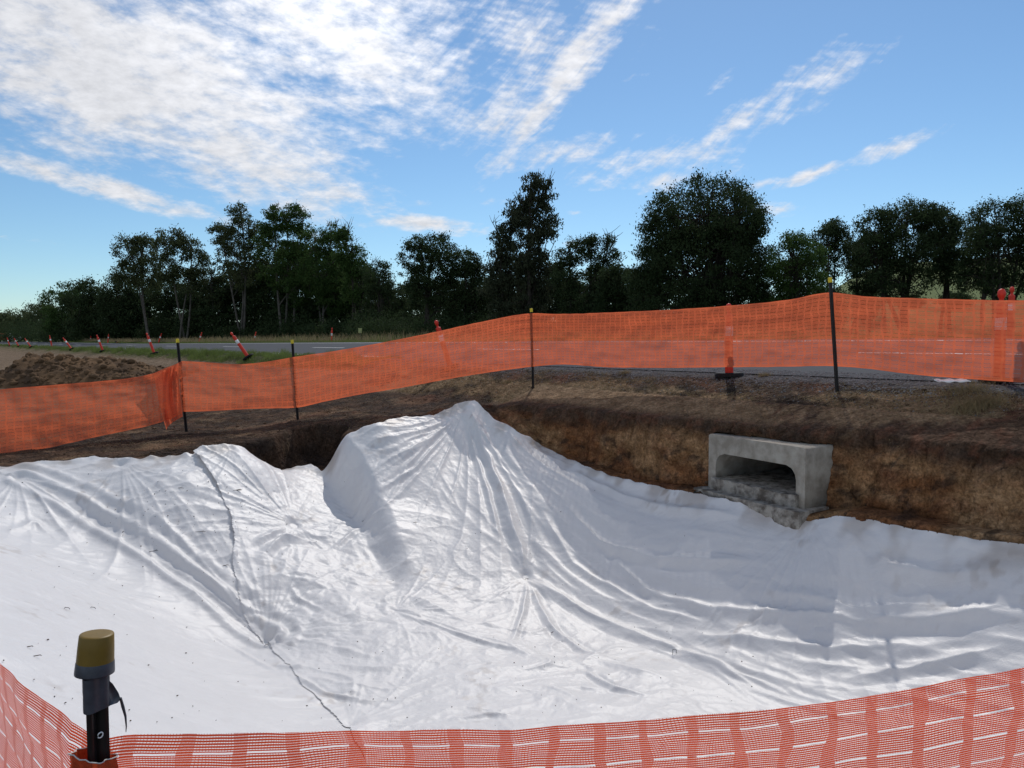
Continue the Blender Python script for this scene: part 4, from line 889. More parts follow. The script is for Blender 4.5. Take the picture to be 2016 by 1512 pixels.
# distant vehicles on the road
def vehicle(px_, Y, col, label, tall, name):
    p = W(px_, 676, Y); s1, t1 = st(p[0], p[1]); e = empty(name, (p[0], p[1], float(zroad(s1, t1)))); e.rotation_euler = (0, 0, math.atan2(TY, TX) - math.pi / 2); tag(e, label, 'vehicle')
    bm_ = pm(name + '_paint', col, .35, .5, nscale=3, namt=.06); gm = pm(name + '_glass', (.02, .025, .03), .15, .5)
    side = [(-2.2, .35), (2.2, .35), (2.25, .75), (2.15, 1.05), (1.2, 1.15), (.75, 1.15), (-2.1, 1.1), (-2.25, .8)]
    def ext(poly, w0, m_):
        V = [(-w0, a_, b_) for a_, b_ in poly] + [(w0, a_, b_) for a_, b_ in poly]; n_ = len(poly)
        m_.add(V, [(k, (k + 1) % n_, (k + 1) % n_ + n_, k + n_) for k in range(n_)])
        c0 = np.mean(poly, 0); 
        for sx in (-w0, w0):
            m_.add([(sx, a_, b_) for a_, b_ in poly] + [(sx, c0[0], c0[1])], [(k, (k + 1) % n_, n_) for k in range(n_)])
    b = MB(); ext(side, .92, b); b.build('body', bm_, e)
    b = MB(); ext([(-.9 if not tall else -2.0, 1.11), (1.1, 1.16), (.45, tall or 1.68), (-.8 if not tall else -1.9, tall or 1.68)], .80, b); b.build('cabin', bm_, e)
    for (a, b2) in (((-.68, 1.2), (.68, 1.58)),):
        g = MB(); f0 = 1.055; g.add([(-.68, 1.07, 1.22), (.68, 1.07, 1.22), (.62, .56, 1.60), (-.62, .56, 1.60)], [(0, 1, 2, 3)]); g.build('windscreen', gm, e); g = MB(); g.add([(-.68, -(.93 if not tall else 2.02), 1.22), (.68, -(.93 if not tall else 2.02), 1.22), (.62, -(.85 if not tall else 1.96), 1.60), (-.62, -(.85 if not tall else 1.96), 1.60)], [(0, 1, 2, 3)]); g.build('rear_window', gm, e)
    for sx in (-.85, .85):
        for yy in (-1.4, 1.4):
            wh = MB(); th = np.arange(16) * math.pi / 8
            V = [(sx - .11, yy + .34 * math.cos(t), .34 + .34 * math.sin(t)) for t in th] + [(sx + .11, yy + .34 * math.cos(t), .34 + .34 * math.sin(t)) for t in th] + [(sx - .11, yy, .34), (sx + .11, yy, .34)]
            wh.add(V, [(k, (k + 1) % 16, (k + 1) % 16 + 16, k + 16) for k in range(16)]); wh.add(V, [(k, (k + 1) % 16, 32) for k in range(16)] + [(k + 16, (k + 1) % 16 + 16, 33) for k in range(16)])
            wh.build('wheel', M_rub, e)
vehicle(29, 150, (.55, .57, .6), 'distant white and dark vehicle on the road at the far left', 0, 'parked_car')
vehicle(9, 165, (.55, .12, .03), 'distant orange vehicle on the road at the left edge', 1.9, 'work_van')

# ------------------------------------------------------------------ white plate under the mesh
def plate():
    p = W(1876, 750, 8.55); g = bz(p[0], p[1]); e = MB()
    for a0, a1, w_ in ((-.19, .17, .10),):
        nx_ = 12; V = []
        for k in range(nx_ + 1):
            a_ = a0 + (a1 - a0) * k / nx_; z_ = .006 * math.sin(k * 1.3)
            V += [(a_, -w_ / 2 + .01 * math.sin(k), z_), (a_, w_ / 2, z_ + .02), (a_, w_ / 2, z_ + .008), (a_, -w_ / 2 + .01 * math.sin(k), z_ - .012)]
        Fs = []
        for k in range(nx_):
            for q in range(4): Fs.append((k * 4 + q, k * 4 + (q + 1) % 4, (k + 1) * 4 + (q + 1) % 4, (k + 1) * 4 + q))
        Fs += [(0, 1, 2, 3), (nx_ * 4 + 3, nx_ * 4 + 2, nx_ * 4 + 1, nx_ * 4)]
        e.add(V, Fs)
    o = e.build('metal_strip', pm('bright_strip', (.85, .85, .85), .22, .8), None); o.location = (p[0], p[1], max(g + .02, p[2])); o.rotation_euler = (0, 0, math.radians(4)); tag(o, 'short shiny white strip lying on the bank crest under the mesh at right', 'metal strip')
plate()

# ------------------------------------------------------------------ spoil heap
def heap():
    cx0, cy0 = -14.6, 25.3
    X_, Y2 = np.meshgrid(np.arange(-4.2, 4.4, .05), np.arange(-2.4, 2.4, .05))
    prof = np.interp(X_, [-4.2, -3.2, -1.9, -1.35, -.9, 0, .9, 1.6, 2.6, 3.5, 4.4], [-.2, .05, .55, .92, .80, .76, .70, .62, .38, .10, -.2])
    d = np.clip(1 - (np.abs(Y2) / 1.75) ** 1.5, -.3, 1)
    Z_ = prof * 1.12 * np.where(d > 0, d, 0) + .3 * np.minimum(d, 0)
    lump = .16 * fbm(X_ * 1.3, Y2 * 1.3, 5, 500, .62) + .09 * ridge(X_ * 2.6, Y2 * 2.6, 3, 505)
    Z_ = Z_ + lump * sm(-.05, .35, Z_) - .03
    G = base_z(X_.ravel() + cx0, Y2.ravel() + cy0).reshape(X_.shape)
    id_ = np.arange(X_.size).reshape(X_.shape); Q = np.stack([id_[:-1, :-1], id_[:-1, 1:], id_[1:, 1:], id_[1:, :-1]], -1).reshape(-1, 4)
    o = mesh_np('spoil_heap', np.stack([X_ + cx0, Y2 + cy0, Z_ + G], -1).reshape(-1, 3), Q, M_heap, smooth=True)
    tag(o, 'heap of lumpy dark brown excavated soil beyond the mesh at far left', 'dirt heap')
    return cx0, cy0, X_, Y2, Z_ + G
HX = heap()

# ------------------------------------------------------------------ scattered small stuff
ICO = np.array([(0,0,1),(.894,0,.447),(.276,.851,.447),(-.724,.526,.447),(-.724,-.526,.447),(.276,-.851,.447),(.724,.526,-.447),(-.276,.851,-.447),(-.894,0,-.447),(-.276,-.851,-.447),(.724,-.526,-.447),(0,0,-1)])
ICF = np.array([(0,1,2),(0,2,3),(0,3,4),(0,4,5),(0,5,1),(1,6,2),(2,7,3),(3,8,4),(4,9,5),(5,10,1),(2,6,7),(3,7,8),(4,8,9),(5,9,10),(1,10,6),(11,7,6),(11,8,7),(11,9,8),(11,10,9),(11,6,10)])
def stones(name, P, R, mat, sq=.7):
    n = len(P); V = ICO[None] * (1 + .3 * rng.uniform(-1, 1, (n, 12, 1))) * R[:, None, None] * rng.uniform(.6, 1.25, (n, 1, 3)); V[:, :, 2] *= sq
    a_ = rng.uniform(0, 6.28, n); c, s = np.cos(a_)[:, None], np.sin(a_)[:, None]; V = np.stack([V[..., 0] * c - V[..., 1] * s, V[..., 0] * s + V[..., 1] * c, V[..., 2]], -1) + P[:, None]
    Fs = (ICF[None] + np.arange(n)[:, None, None] * 12).reshape(-1, 3)
    return mesh_np(name, V.reshape(-1, 3), Fs, mat)
def interp_ground(xq, yq):
    ix = np.clip(np.searchsorted(gx, xq) - 1, 0, len(gx) - 2); iy = np.clip(np.searchsorted(gy, yq) - 1, 0, len(gy) - 2)
    Zg = gz.reshape(shp); fx = (xq - gx[ix]) / (gx[ix + 1] - gx[ix]); fy = (yq - gy[iy]) / (gy[iy + 1] - gy[iy])
    return (Zg[iy, ix] * (1 - fx) + Zg[iy, ix + 1] * fx) * (1 - fy) + (Zg[iy + 1, ix] * (1 - fx) + Zg[iy + 1, ix + 1] * fx) * fy
# gravel on shoulder
n = 26000; s1 = rng.uniform(9.15, 10.35, n) - rng.exponential(.25, n) * (rng.random(n) < .4); t1 = rng.uniform(-4, 19, n); a, b = xy(s1, t1); zq = np.where(s1 > S0, zroad(s1, t1), interp_ground(a, b))
tag(stones('gravel', np.stack([a, b, zq], -1), rng.uniform(.004, .015, n), M_stone), kind='stuff')
# clods and pebbles over the banks and low ground
n = 30000; a = rng.uniform(-9, 7, n); b = rng.uniform(6.5, 16, n); s1, t1 = st(a, b); sd1 = poly_sd(a, b, CP); k = (sd1 < -.03) & (s1 < 9.5); a, b = a[k], b[k]; zq = interp_ground(a, b)
dcv = np.stack([a, b], -1) - CV0; k = ~(((dcv @ cva) > -.1) & ((dcv @ cva) < CVW + .1) & ((dcv @ cvb) > -.3) & ((dcv @ cvb) < .5)); a, b, zq = a[k], b[k], zq[k]
r_ = .0025 + rng.exponential(.0035, len(a)); r_ = np.minimum(r_, .028)
tag(stones('soil_clods', np.stack([a, b, zq + r_ * .2], -1), r_, M_clod), kind='stuff')
hx, hy, HXX, HYY, HZZ = HX; n = 2600; i_ = rng.integers(0, HXX.shape[0], n); j_ = rng.integers(0, HXX.shape[1], n); r_ = np.minimum(.02 + rng.exponential(.035, n), .14)
k = HZZ[i_, j_] > interp_ground(HXX[i_, j_] + hx, HYY[i_, j_] + hy) - .02
hc = stones('spoil_clods', np.stack([HXX[i_, j_] + hx, HYY[i_, j_] + hy, HZZ[i_, j_]], -1)[k], r_[k], M_heap, .85); tag(hc, kind='stuff')

def blades(name, P, hgt, wid, bend, mat, lie=None, az=None):
    """P (n,3) roots; hgt (n); three-segment curved blades"""
    n = len(P); a_ = rng.uniform(0, 6.28, n) if az is None else az
    dx, dy = np.cos(a_), np.sin(a_); bn = bend * rng.uniform(.2, 1.2, n); V = np.zeros((n, 7, 3)); lv = [0, .4, .75, 1.0]
    fa = rng.uniform(0, 6.28, n); wx, wy = np.cos(fa), np.sin(fa)
    for q, f in enumerate(lv):
        cx1 = P[:, 0] + dx * bn * hgt * f ** 2; cy1 = P[:, 1] + dy * bn * hgt * f ** 2; cz = P[:, 2] + hgt * f * np.sqrt(np.clip(1 - (bn * f) ** 2 * .6, .05, 1)) * (1 - (lie if lie is not None else 0) * .9)
        ww = wid * (1 - f) * .5 + wid * .1
        if q < 3:
            V[:, 2 * q] = np.stack([cx1 - wx * ww, cy1 - wy * ww, cz], -1); V[:, 2 * q + 1] = np.stack([cx1 + wx * ww, cy1 + wy * ww, cz], -1)
        else: V[:, 6] = np.stack([cx1, cy1, cz], -1)
    o = np.arange(n)[:, None, None] * 7; Q = (np.array([(0, 1, 3, 2), (2, 3, 5, 4)])[None] + o).reshape(-1, 4); T3 = (np.array([(4, 5, 6)])[None] + o).reshape(-1, 3)
    return mesh_np(name, V.reshape(-1, 3), [Q, T3], mat)
# green grass on the verges
def patch(s, t, sc, seed): return fbm(s * sc, t * sc * .5, 3, seed)
n = 60000; s1 = rng.uniform(9.0, 10.35, n); t1 = 14 + rng.exponential(28, n); k = (patch(s1, t1, 1.3, 610) + .25 - .6 * np.abs(s1 - 9.6) > -.12 + .5 * (t1 < 18)) & (t1 < 160); s1, t1 = s1[k], t1[k]; a, b = xy(s1, t1)
zq = np.where(s1 > S0, zroad(s1, t1), base_z(a, b)); sc_ = np.clip(np.hypot(a, b) / 30, 1, 4)
blade_w = .008 * sc_
o = blades('verge_grass', np.stack([a, b, zq - .01], -1), rng.uniform(.04, .16, len(a)) * (1 + .9 * (patch(s1, t1, .7, 611) > .15)), blade_w, .6, M_grass); tag(o, kind='stuff')
n = 110000; s1 = S1 + .15 + rng.exponential(2.2, n); t1 = rng.uniform(-2, 130, n); a, b = xy(s1, t1); hh = rng.uniform(.08, .32, n) * (1 + 1.4 * (patch(s1, t1, .5, 620) > .12) * sm(S1 + .8, S1 + 2.5, s1)) * sm(S1 - .2, S1 + 1.2, s1)
o = blades('far_verge_grass', np.stack([a, b, base_z(a, b) - .02], -1), hh, .012 * np.clip(np.hypot(a, b) / 30, 1, 4), .55, M_grass); tag(o, kind='stuff')
n = 14000; s1 = S1 + 1.2 + rng.exponential(1.8, n); t1 = rng.uniform(-2, 120, n); a, b = xy(s1, t1)
o = blades('far_verge_seed_stalks', np.stack([a, b, base_z(a, b) - .02], -1), rng.uniform(.3, .85, n), .012 * np.clip(np.hypot(a, b) / 25, 1, 3), .45, M_straw); tag(o, kind='stuff')
# dry straw on the bank
def straw_field(n, s_lo, s_hi, t_lo, t_hi, seed, thr):
    s1 = rng.uniform(s_lo, s_hi, n); t1 = rng.uniform(t_lo, t_hi, n); k = fbm(s1 * .9, t1 * .38, 3, seed) > thr; s1, t1 = s1[k], t1[k]; a, b = xy(s1, t1); k = (poly_sd(a, b, CP) < -.05) & (poly_sd(a, b, _pit) < 0); a, b = a[k], b[k]
    return np.stack([a, b, interp_ground(a, b)], -1)
P = np.concatenate([straw_field(42000, 7.9, 9.4, -3, 14, 77, -.02), straw_field(16000, -1, 8, 7, 19, 60, .0), straw_field(9000, 7.9, 9.5, -3, 14, 90, -1)])
o = blades('dry_straw', P, rng.uniform(.04, .14, len(P)), .0045, 1.25, M_straw, lie=.75, az=rng.normal(-.9, .9, len(P))); tag(o, kind='stuff')
# dry grass tussocks on the crest at right
for (px_, py_, lab, m_) in ((1925, 800, 'large dry straw tussock drooping below the mesh at the right edge of the bank', 900), (1905, 770, 'flattened straw tuft beside the shiny white strip', 420), (1230, 735, 'small dry grass tuft on the crest midway between crest picket and upright red bollard', 130), (1505, 740, 'small grass tuft on the crest just right of the upright red bollard', 120), (1000, 752, 'small dry grass tuft left of the crest picket', 120)):
    p = hit(px_, py_); r0 = rng.normal(0, .09 if m_ > 300 else .03, (m_, 2)); Pq = np.c_[p[0] + r0[:, 0] * 1.6, p[1] + r0[:, 1], np.full(m_, p[2] - .01)]; Pq[:, 2] = interp_ground(Pq[:, 0], Pq[:, 1])
    o = blades('grass_tuft', Pq, rng.uniform(.08, .26 if m_ > 300 else .12, m_), .004, 1.2, M_straw, lie=.35, az=rng.normal(-2.2, .9, m_)); tag(o, lab, 'grass tuft', 'dry grass tufts on the bank')

# staples, twigs and crumbs on the sheet
def staple(px_, py_, up, label, wd=.05, hg=.05, yaw=0.3):
    p = cloth_at(px_, py_); c, s = math.cos(yaw), math.sin(yaw)
    pts = [(-wd / 2, 0, -.01), (-wd / 2, 0, hg * up), (wd / 2, hg * (1 - up), hg * up - .008), (wd / 2, 0, -.01)]
    if up < .5: pts = [(-wd / 2, 0, 0), (-wd / 2 + .01, 0, .012), (wd / 2 - .01, 0, .012), (wd / 2, 0, 0)]
    pts = [(a * c - b * s, a * s + b * c, z) for a, b, z in pts]; m = MB()
    for q in range(3): m.tube([pts[q], pts[q + 1]], .0024, 6)
    o = m.build('wire_staple', M_wire); o.location = p; tag(o, label, 'staple', 'wire staples pinning the sheet')
staple(1328, 1288, 1, 'square wire staple standing half out of the sheet at the foot of the shaded slope', .04, .05, .3)
staple(1037, 1141, 0, 'wire staple pinning the sheet where the ridge fold from the peak ends')
staple(716, 1027, 0, 'wire staple at the shaded side of the central mound', .04)
staple(1348, 1056, 0, 'small wire staple high on the shaded slope left of the culvert', .03, .03, 1.4)
staple(132, 1199, 0, 'bent wire staple lying on the smooth left sheet above the yellow cap', .06, .04, -.3)
staple(183, 1198, 0, 'second staple lying on the smooth left sheet, right of the bent one', .06, .04, -.3)
staple(243, 1048, 0, 'rusty wire staple on the back slope of the left sheet', .035, .03, 1.2)
staple(525, 1271, 0, 'wire staple pinning the point where the seam reaches the valley', .04)
tw = [(468, 966, .11, .45, 'short thick brown stick near the flap corner'), (352, 962, .14, 0, 'thin twig on the back slope below the folded seam'), (303, 1086, .10, .6, 'thin twig angled across the left valley fold'), (395, 1048, .12, .2, 'curved twig on the left sheet beside the seam'),
      (445, 1114, .07, .3, 'short twig touching the seam edge'), (815, 1030, .10, 0, 'flat lying twig on the lit face of the mound'), (1088, 1246, .05, .8, 'short twig on the lit floor below the ridge'), (1105, 1008, .05, .9, 'tiny twig on the top of the shaded slope'), (75, 1293, .05, .2, 'short twig left of the yellow cap'), (60, 1275, .04, .0, 'tiny twig by the mesh on the left sheet')]
for (px_, py_, ln, an, lab) in tw:
    p = cloth_at(px_, py_); m = MB(); q = np.linspace(-.5, .5, 6)[:, None]; d = np.array([math.cos(an), math.sin(an), 0]); P = q * d * ln + np.c_[.006 * np.sin(q[:, 0] * 7), .006 * np.cos(q[:, 0] * 6), .008 + .002 * np.sin(q[:, 0] * 9)]
    m.tube(P, np.array([.6, 1, 1, .9, .7, .3]) * (.0075 if ln == .11 and an == .45 else .0028), 6)
    if ln > .09: m.tube([P[3], P[3] + [ln * .12, ln * .16, .012]], [.0018, .0008], 5)
    o = m.build('twig', M_twig); o.location = p; o['orig'] = 0; del o['orig']; tag(o, lab, 'twig', 'twigs fallen on the sheet')
cr = []
for _ in range(420):
    px_ = rng.uniform(0, 1500); py_ = rng.uniform(930, 1430)
    if rng.random() < .45: px_ = rng.normal(380, 90); py_ = rng.normal(1010, 55)
    try:
        p = cloth_at(px_, py_)
    except Exception: continue
    if p[1] < 3.2: continue
    cr.append(p)
cr = np.array(cr); o = stones('dirt_crumbs', cr + [0, 0, .003], rng.uniform(.002, .0075, len(cr)), M_twig, .6); tag(o, kind='stuff')
n = 220; q_ = []
for _ in range(n):
    px_ = rng.normal(370, 100); py_ = rng.normal(1000, 60); p = cloth_at(px_, py_)
    if p[1] > 3.2: q_.append(p)
q_ = np.array(q_); o = blades('straw_crumbs', q_ + [0, 0, .004], rng.uniform(.02, .06, len(q_)), .003, 1.2, M_twig, lie=.95); tag(o, kind='stuff')
st_p = [hit(rng.uniform(1260, 1400), rng.uniform(940, 975)) for _ in range(26)] + [hit(rng.uniform(1620, 1760), rng.uniform(990, 1035)) for _ in range(18)]
tag(stones('bank_stones', np.array(st_p), rng.uniform(.015, .06, len(st_p)), M_clod), kind='stuff')

# ------------------------------------------------------------------ trees
def leaf_quads(Cn, size, droop=.3, asp=.42, seed=0):
    n = len(Cn); d = rng.normal(0, 1, (n, 3)); d[:, 2] -= droop * 2; d /= np.linalg.norm(d, axis=1)[:, None]
    e = rng.normal(0, 1, (n, 3)); e -= (e * d).sum(1)[:, None] * d; e /= np.linalg.norm(e, axis=1)[:, None]
    sz = size * rng.uniform(.6, 1.4, n)[:, None]
    V = np.stack([Cn - d * sz * .5, Cn + e * sz * asp * .5, Cn + d * sz * .5, Cn - e * sz * asp * .5], 1)
    F_ = np.arange(n * 4).reshape(n, 4); return V.reshape(-1, 3), F_
def curve(p0, p1, n=6, sag=.12, up=.0):
    p0 = np.array(p0, float); p1 = np.array(p1, float); L_ = np.linalg.norm(p1 - p0); t = np.linspace(0, 1, n)[:, None]
    m = (p0 + p1) / 2 + rng.normal(0, sag * L_ * .5, 3) + np.array([0, 0, up * L_])
    return (1 - t) ** 2 * p0 + 2 * t * (1 - t) * m + t ** 2 * p1
def tree(px_, Y, top, halfw, label, name, leafm, barkm=None, lobes=None, crown_lo=.30, n_leaf=22000, leaf=.16, clump=.45, nclump=170, trunks=1, trunk_r=.14, bare=0, shell=.55, group='trees beyond the road', droop=.3, squash=1.0, lean=0.0):
    """lobes: list of (dx_px, y_px, rx_px, rz_px) in photograph pixels, converted to metres at depth Y"""
    barkm = barkm or M_bark
    base = W(px_, 668, Y); g = bz(base[0], base[1]); base = np.array([base[0], base[1], g]); mpp = Y / F
    zt = W(px_, top, Y)[2] - g
    if lobes is None: lobes = [(0, (top + 668 * crown_lo) / (1 + crown_lo), halfw, None)]
    LB = []
    for (dx, yy, rx, rz) in lobes:
        zc_ = W(px_, yy, Y)[2] - g
        if rz is None: rz = (zt - zc_) / mpp
        LB.append((np.array([dx * mpp, rng.normal(0, .25) * rx * mpp, zc_]), np.array([rx * mpp, rx * mpp * .8, rz * mpp])))
    e = empty(name, base); tag(e, label, 'tree', group)
    tb = MB(); tw_ = []
    vol = np.array([np.prod(r) ** (2 / 3) for _, r in LB]); vol /= vol.sum(); cen = []
    feet = [np.array([rng.normal(0, .12) * (trunks > 1) * 3, rng.normal(0, .3) * (trunks > 1), -.1]) for _ in range(trunks)]
    tops = []
    for k, ft in enumerate(feet):
        lb = LB[k % len(LB)]; tp = lb[0] + np.array([rng.normal(0, .15), rng.normal(0, .15), lb[1][2] * .45]); tp[0] += lean
        c = curve(ft, tp, 12, .07); r = np.linspace(trunk_r, trunk_r * .18, 12); r[0] *= 1.4; tb.tube(c, r, 8); tops.append(c)
    for i, (c, r) in enumerate(LB):
        m = max(4, int(nclump * vol[i])); v = rng.normal(0, 1, (m, 3)); v /= np.linalg.norm(v, axis=1)[:, None]
        rad = rng.uniform(0, 1, m) ** (1 / 3.); rad = np.where(rng.random(m) < shell, rng.uniform(.78, 1.05, m), rad)
        P = c + v * rad[:, None] * r; P = P[P[:, 2] > .25]
        # limb to the lobe
        tr_ = tops[i % len(tops)]; j = int(np.argmin(np.linalg.norm(tr_ - (c - [0, 0, r[2] * 1.0]), axis=1))); j = max(2, min(j, 9))
        lim = curve(tr_[j], c, 7, .12, .05); tb.tube(lim, np.linspace(trunk_r * .5, trunk_r * .16, 7), 6)
        for p in P:
            src = lim[rng.integers(2, 7)] if rng.random() < .6 else tr_[rng.integers(4, 12)]
            if np.linalg.norm(p - src) < 2.2 * max(r) and rng.random() < .55:
                tw_.append((src, p))
        cen.append(P)
    for (a_, b_) in tw_: tb.tube(curve(a_, b_, 5, .14, .06), np.linspace(trunk_r * .16, .012, 5), 4, cap=False)
    for k in range(bare):
        i = rng.integers(len(LB)); c, r = LB[i]; a_ = rng.uniform(-1, 1); st0 = c + np.array([a_ * r[0] * .3, 0, r[2] * .3]); en = c + np.array([a_ * r[0] * 1.25, rng.normal(0, .3) * r[1], r[2] * rng.uniform(1.0, 1.35)])
        cc_ = curve(st0, en, 7, .10, .12); tb.tube(cc_, np.linspace(.045, .012, 7), 4, cap=False)
        for q in range(4):
            s0 = cc_[rng.integers(2, 6)]; tb.tube(curve(s0, s0 + np.array([rng.normal(0, .35), rng.normal(0, .2), rng.uniform(.2, .8)]), 4, .1), [.018, .014, .010, .007], 4, cap=False)
    tb.build('trunk', barkm, e)
    cen = np.concatenate(cen); per = max(4, int(n_leaf / len(cen)))
    cs = clump * rng.uniform(.5, 1.4, len(cen)) ; cnt = np.maximum(2, (per * (cs / clump) ** 1.5).astype(int)); Ci = np.repeat(np.arange(len(cen)), cnt)
    g3 = rng.normal(0, .5, (len(Ci), 3)) * np.array([1, 1, .75 * squash]); Pl = cen[Ci] + g3 * cs[Ci][:, None]; Pl = Pl[Pl[:, 2] > .05]
    V, F_ = leaf_quads(Pl, leaf, droop); mesh_np('crown', V, F_, leafm, e)
    return e
GUM = 'pale trunked gum trees at left'
# far left, low
tree(8, 175, 612, 30, 'low pale green tree at the far left edge, lowest in the row', 'roadside_tree', M_leafA, lobes=[(0, 640, 28, 22)], n_leaf=6000, leaf=.5, clump=1.2, nclump=60)
tree(48, 165, 602, 38, 'low rounded tree left of the dense left thicket', 'roadside_tree', M_leafA, lobes=[(-10, 640, 26, 28), (18, 632, 26, 32)], n_leaf=8000, leaf=.45, clump=1.1, nclump=80)
tree(88, 150, 594, 38, 'low bushy tree joining the left thicket, behind the dirt heap', 'roadside_tree', M_leafA, lobes=[(0, 632, 32, 36)], n_leaf=8000, leaf=.42, clump=1.0, nclump=80)
tree(130, 118, 555, 50, 'dense rounded tree above the dirt heap', 'roadside_tree', M_leafB, lobes=[(-12, 600, 34, 42), (22, 612, 36, 50), (0, 640, 45, 26)], n_leaf=16000, leaf=.34, clump=.8, nclump=150)
tree(178, 108, 552, 50, 'dense rounded tree right of the heap, next to the first gum', 'roadside_tree', M_leafC, lobes=[(-5, 596, 34, 44), (20, 620, 40, 50), (0, 645, 45, 22)], n_leaf=16000, leaf=.32, clump=.8, nclump=150)
tree(232, 100, 545, 46, 'dark green tree at the foot of the first gum', 'roadside_tree', M_leafC, lobes=[(0, 590, 36, 46), (10, 632, 42, 36)], n_leaf=16000, leaf=.3, clump=.75, nclump=150)
tree(290, 92, 462, 60, 'open crowned gum at the left end of the tall gums', 'gum_tree', M_leafA, M_barkp, lobes=[(-30, 500, 30, 32), (-6, 492, 28, 30), (-38, 545, 26, 24), (4, 545, 30, 30), (16, 520, 22, 24)], n_leaf=13000, leaf=.26, clump=.55, nclump=150, trunks=2, trunk_r=.16, group=GUM, shell=.4)
tree(362, 88, 448, 60, 'slender gum with forked pale trunk, second from the left', 'gum_tree', M_leafA, M_barkp, lobes=[(-18, 478, 30, 28), (18, 492, 22, 24), (30, 520, 20, 26), (-24, 530, 28, 26), (6, 552, 26, 30)], n_leaf=13000, leaf=.26, clump=.55, nclump=150, trunks=3, trunk_r=.14, group=GUM, shell=.4)
tree(425, 90, 500, 35, 'bare branched young gum between the two gum pairs', 'gum_tree', M_leafA, M_barkp, lobes=[(-8, 560, 20, 30), (6, 600, 26, 36)], n_leaf=4000, leaf=.24, clump=.45, nclump=60, trunks=2, trunk_r=.10, bare=8, group=GUM)
tree(478, 84, 398, 60, 'tallest open gum, its top reaching the white cloud', 'gum_tree', M_leafA, M_barkp, lobes=[(6, 425, 24, 26), (-38, 460, 28, 22), (-8, 470, 34, 30), (28, 462, 24, 34), (-30, 510, 26, 26), (10, 530, 38, 40)], n_leaf=17000, leaf=.24, clump=.5, nclump=190, trunks=4, trunk_r=.15, bare=3, group=GUM, shell=.4)
tree(566, 80, 402, 62, 'full bright green crowned gum right of the tallest gum', 'gum_tree', M_leafB, M_barkp, lobes=[(-24, 432, 26, 28), (6, 425, 32, 24), (34, 432, 18, 26), (-30, 480, 34, 36), (26, 484, 36, 36), (-6, 530, 50, 40), (30, 560, 36, 40)], n_leaf=28000, leaf=.23, clump=.55, nclump=230, trunks=3, trunk_r=.16, bare=3, group=GUM)
tree(640, 78, 440, 50, 'leafy gum in the middle of the left wood, beside the dead branches', 'gum_tree', M_leafB, M_barkp, lobes=[(-14, 482, 30, 32), (18, 470, 22, 36), (0, 540, 44, 44), (30, 580, 40, 40)], n_leaf=20000, leaf=.22, clump=.55, nclump=180, trunks=2, trunk_r=.14, bare=4, group=GUM)
tree(700, 74, 420, 40, 'gum with bare dead twigs fanning out above a leafy lower crown', 'gum_tree', M_leafB, M_bark, lobes=[(-20, 482, 16, 34), (-4, 510, 24, 34), (10, 560, 34, 44)], n_leaf=14000, leaf=.22, clump=.5, nclump=130, trunks=3, trunk_r=.12, bare=26, group=GUM)
MID = 'dark trees in the middle of the row'
tree(748, 70, 512, 46, 'low rounded bush tree left of the round topped middle tree', 'roadside_tree', M_leafC, lobes=[(0, 550, 30, 34), (10, 600, 44, 44), (0, 640, 50, 30)], n_leaf=18000, leaf=.2, clump=.5, nclump=170, group=MID)
tree(852, 56, 456, 66, 'round topped dark tree with sky showing through, middle of the row', 'roadside_tree', M_leafC, lobes=[(-30, 500, 34, 34), (8, 488, 40, 32), (34, 520, 34, 36), (-38, 548, 30, 34), (0, 560, 46, 40), (30, 590, 40, 50)], n_leaf=26000, leaf=.16, clump=.4, nclump=260, trunks=2, trunk_r=.16, group=MID, shell=.4)
tree(918, 56, 492, 40, 'smaller dark tree joined to the right side of the round topped one', 'roadside_tree', M_leafC, lobes=[(0, 520, 30, 28), (14, 560, 34, 44), (6, 610, 44, 44)], n_leaf=18000, leaf=.16, clump=.4, nclump=170, trunks=2, trunk_r=.1, group=MID)
tree(1046, 48, 342, 46, 'tall narrow she-oak, highest in the middle, with straggly top', 'she_oak', M_leafD, lobes=[(4, 376, 22, 34), (30, 384, 16, 34), (-18, 420, 18, 30), (28, 440, 24, 44), (-2, 440, 22, 44), (-8, 500, 30, 40), (20, 530, 34, 50), (-10, 590, 44, 50)], n_leaf=26000, leaf=.17, clump=.32, nclump=330, trunks=1, trunk_r=.17, bare=14, droop=1.0, group=MID, shell=.3)
tree(992, 49, 398, 36, 'feathery she-oak with bare upper branches, left of the tallest one', 'she_oak', M_leafD, lobes=[(18, 430, 16, 30), (-4, 478, 22, 36), (14, 520, 26, 40), (-14, 560, 28, 44), (8, 620, 40, 44)], n_leaf=18000, leaf=.17, clump=.34, nclump=220, trunks=2, trunk_r=.11, bare=14, droop=1.0, group=MID, shell=.3)
tree(1150, 45, 456, 66, 'spreading dark tree with forked leaning trunk, left of the great dome', 'roadside_tree', M_leafC, lobes=[(-24, 498, 28, 26), (8, 484, 26, 24), (44, 500, 26, 30), (-36, 550, 34, 36), (34, 545, 36, 30), (0, 600, 50, 44)], n_leaf=22000, leaf=.14, clump=.34, nclump=260, trunks=3, trunk_r=.12, bare=5, group=MID, shell=.4)
tree(1215, 42, 520, 40, 'short dark tree tucked against the left side of the great dome', 'roadside_tree', M_leafC, lobes=[(0, 560, 32, 36), (0, 615, 44, 44)], n_leaf=15000, leaf=.14, clump=.34, nclump=150, group=MID)
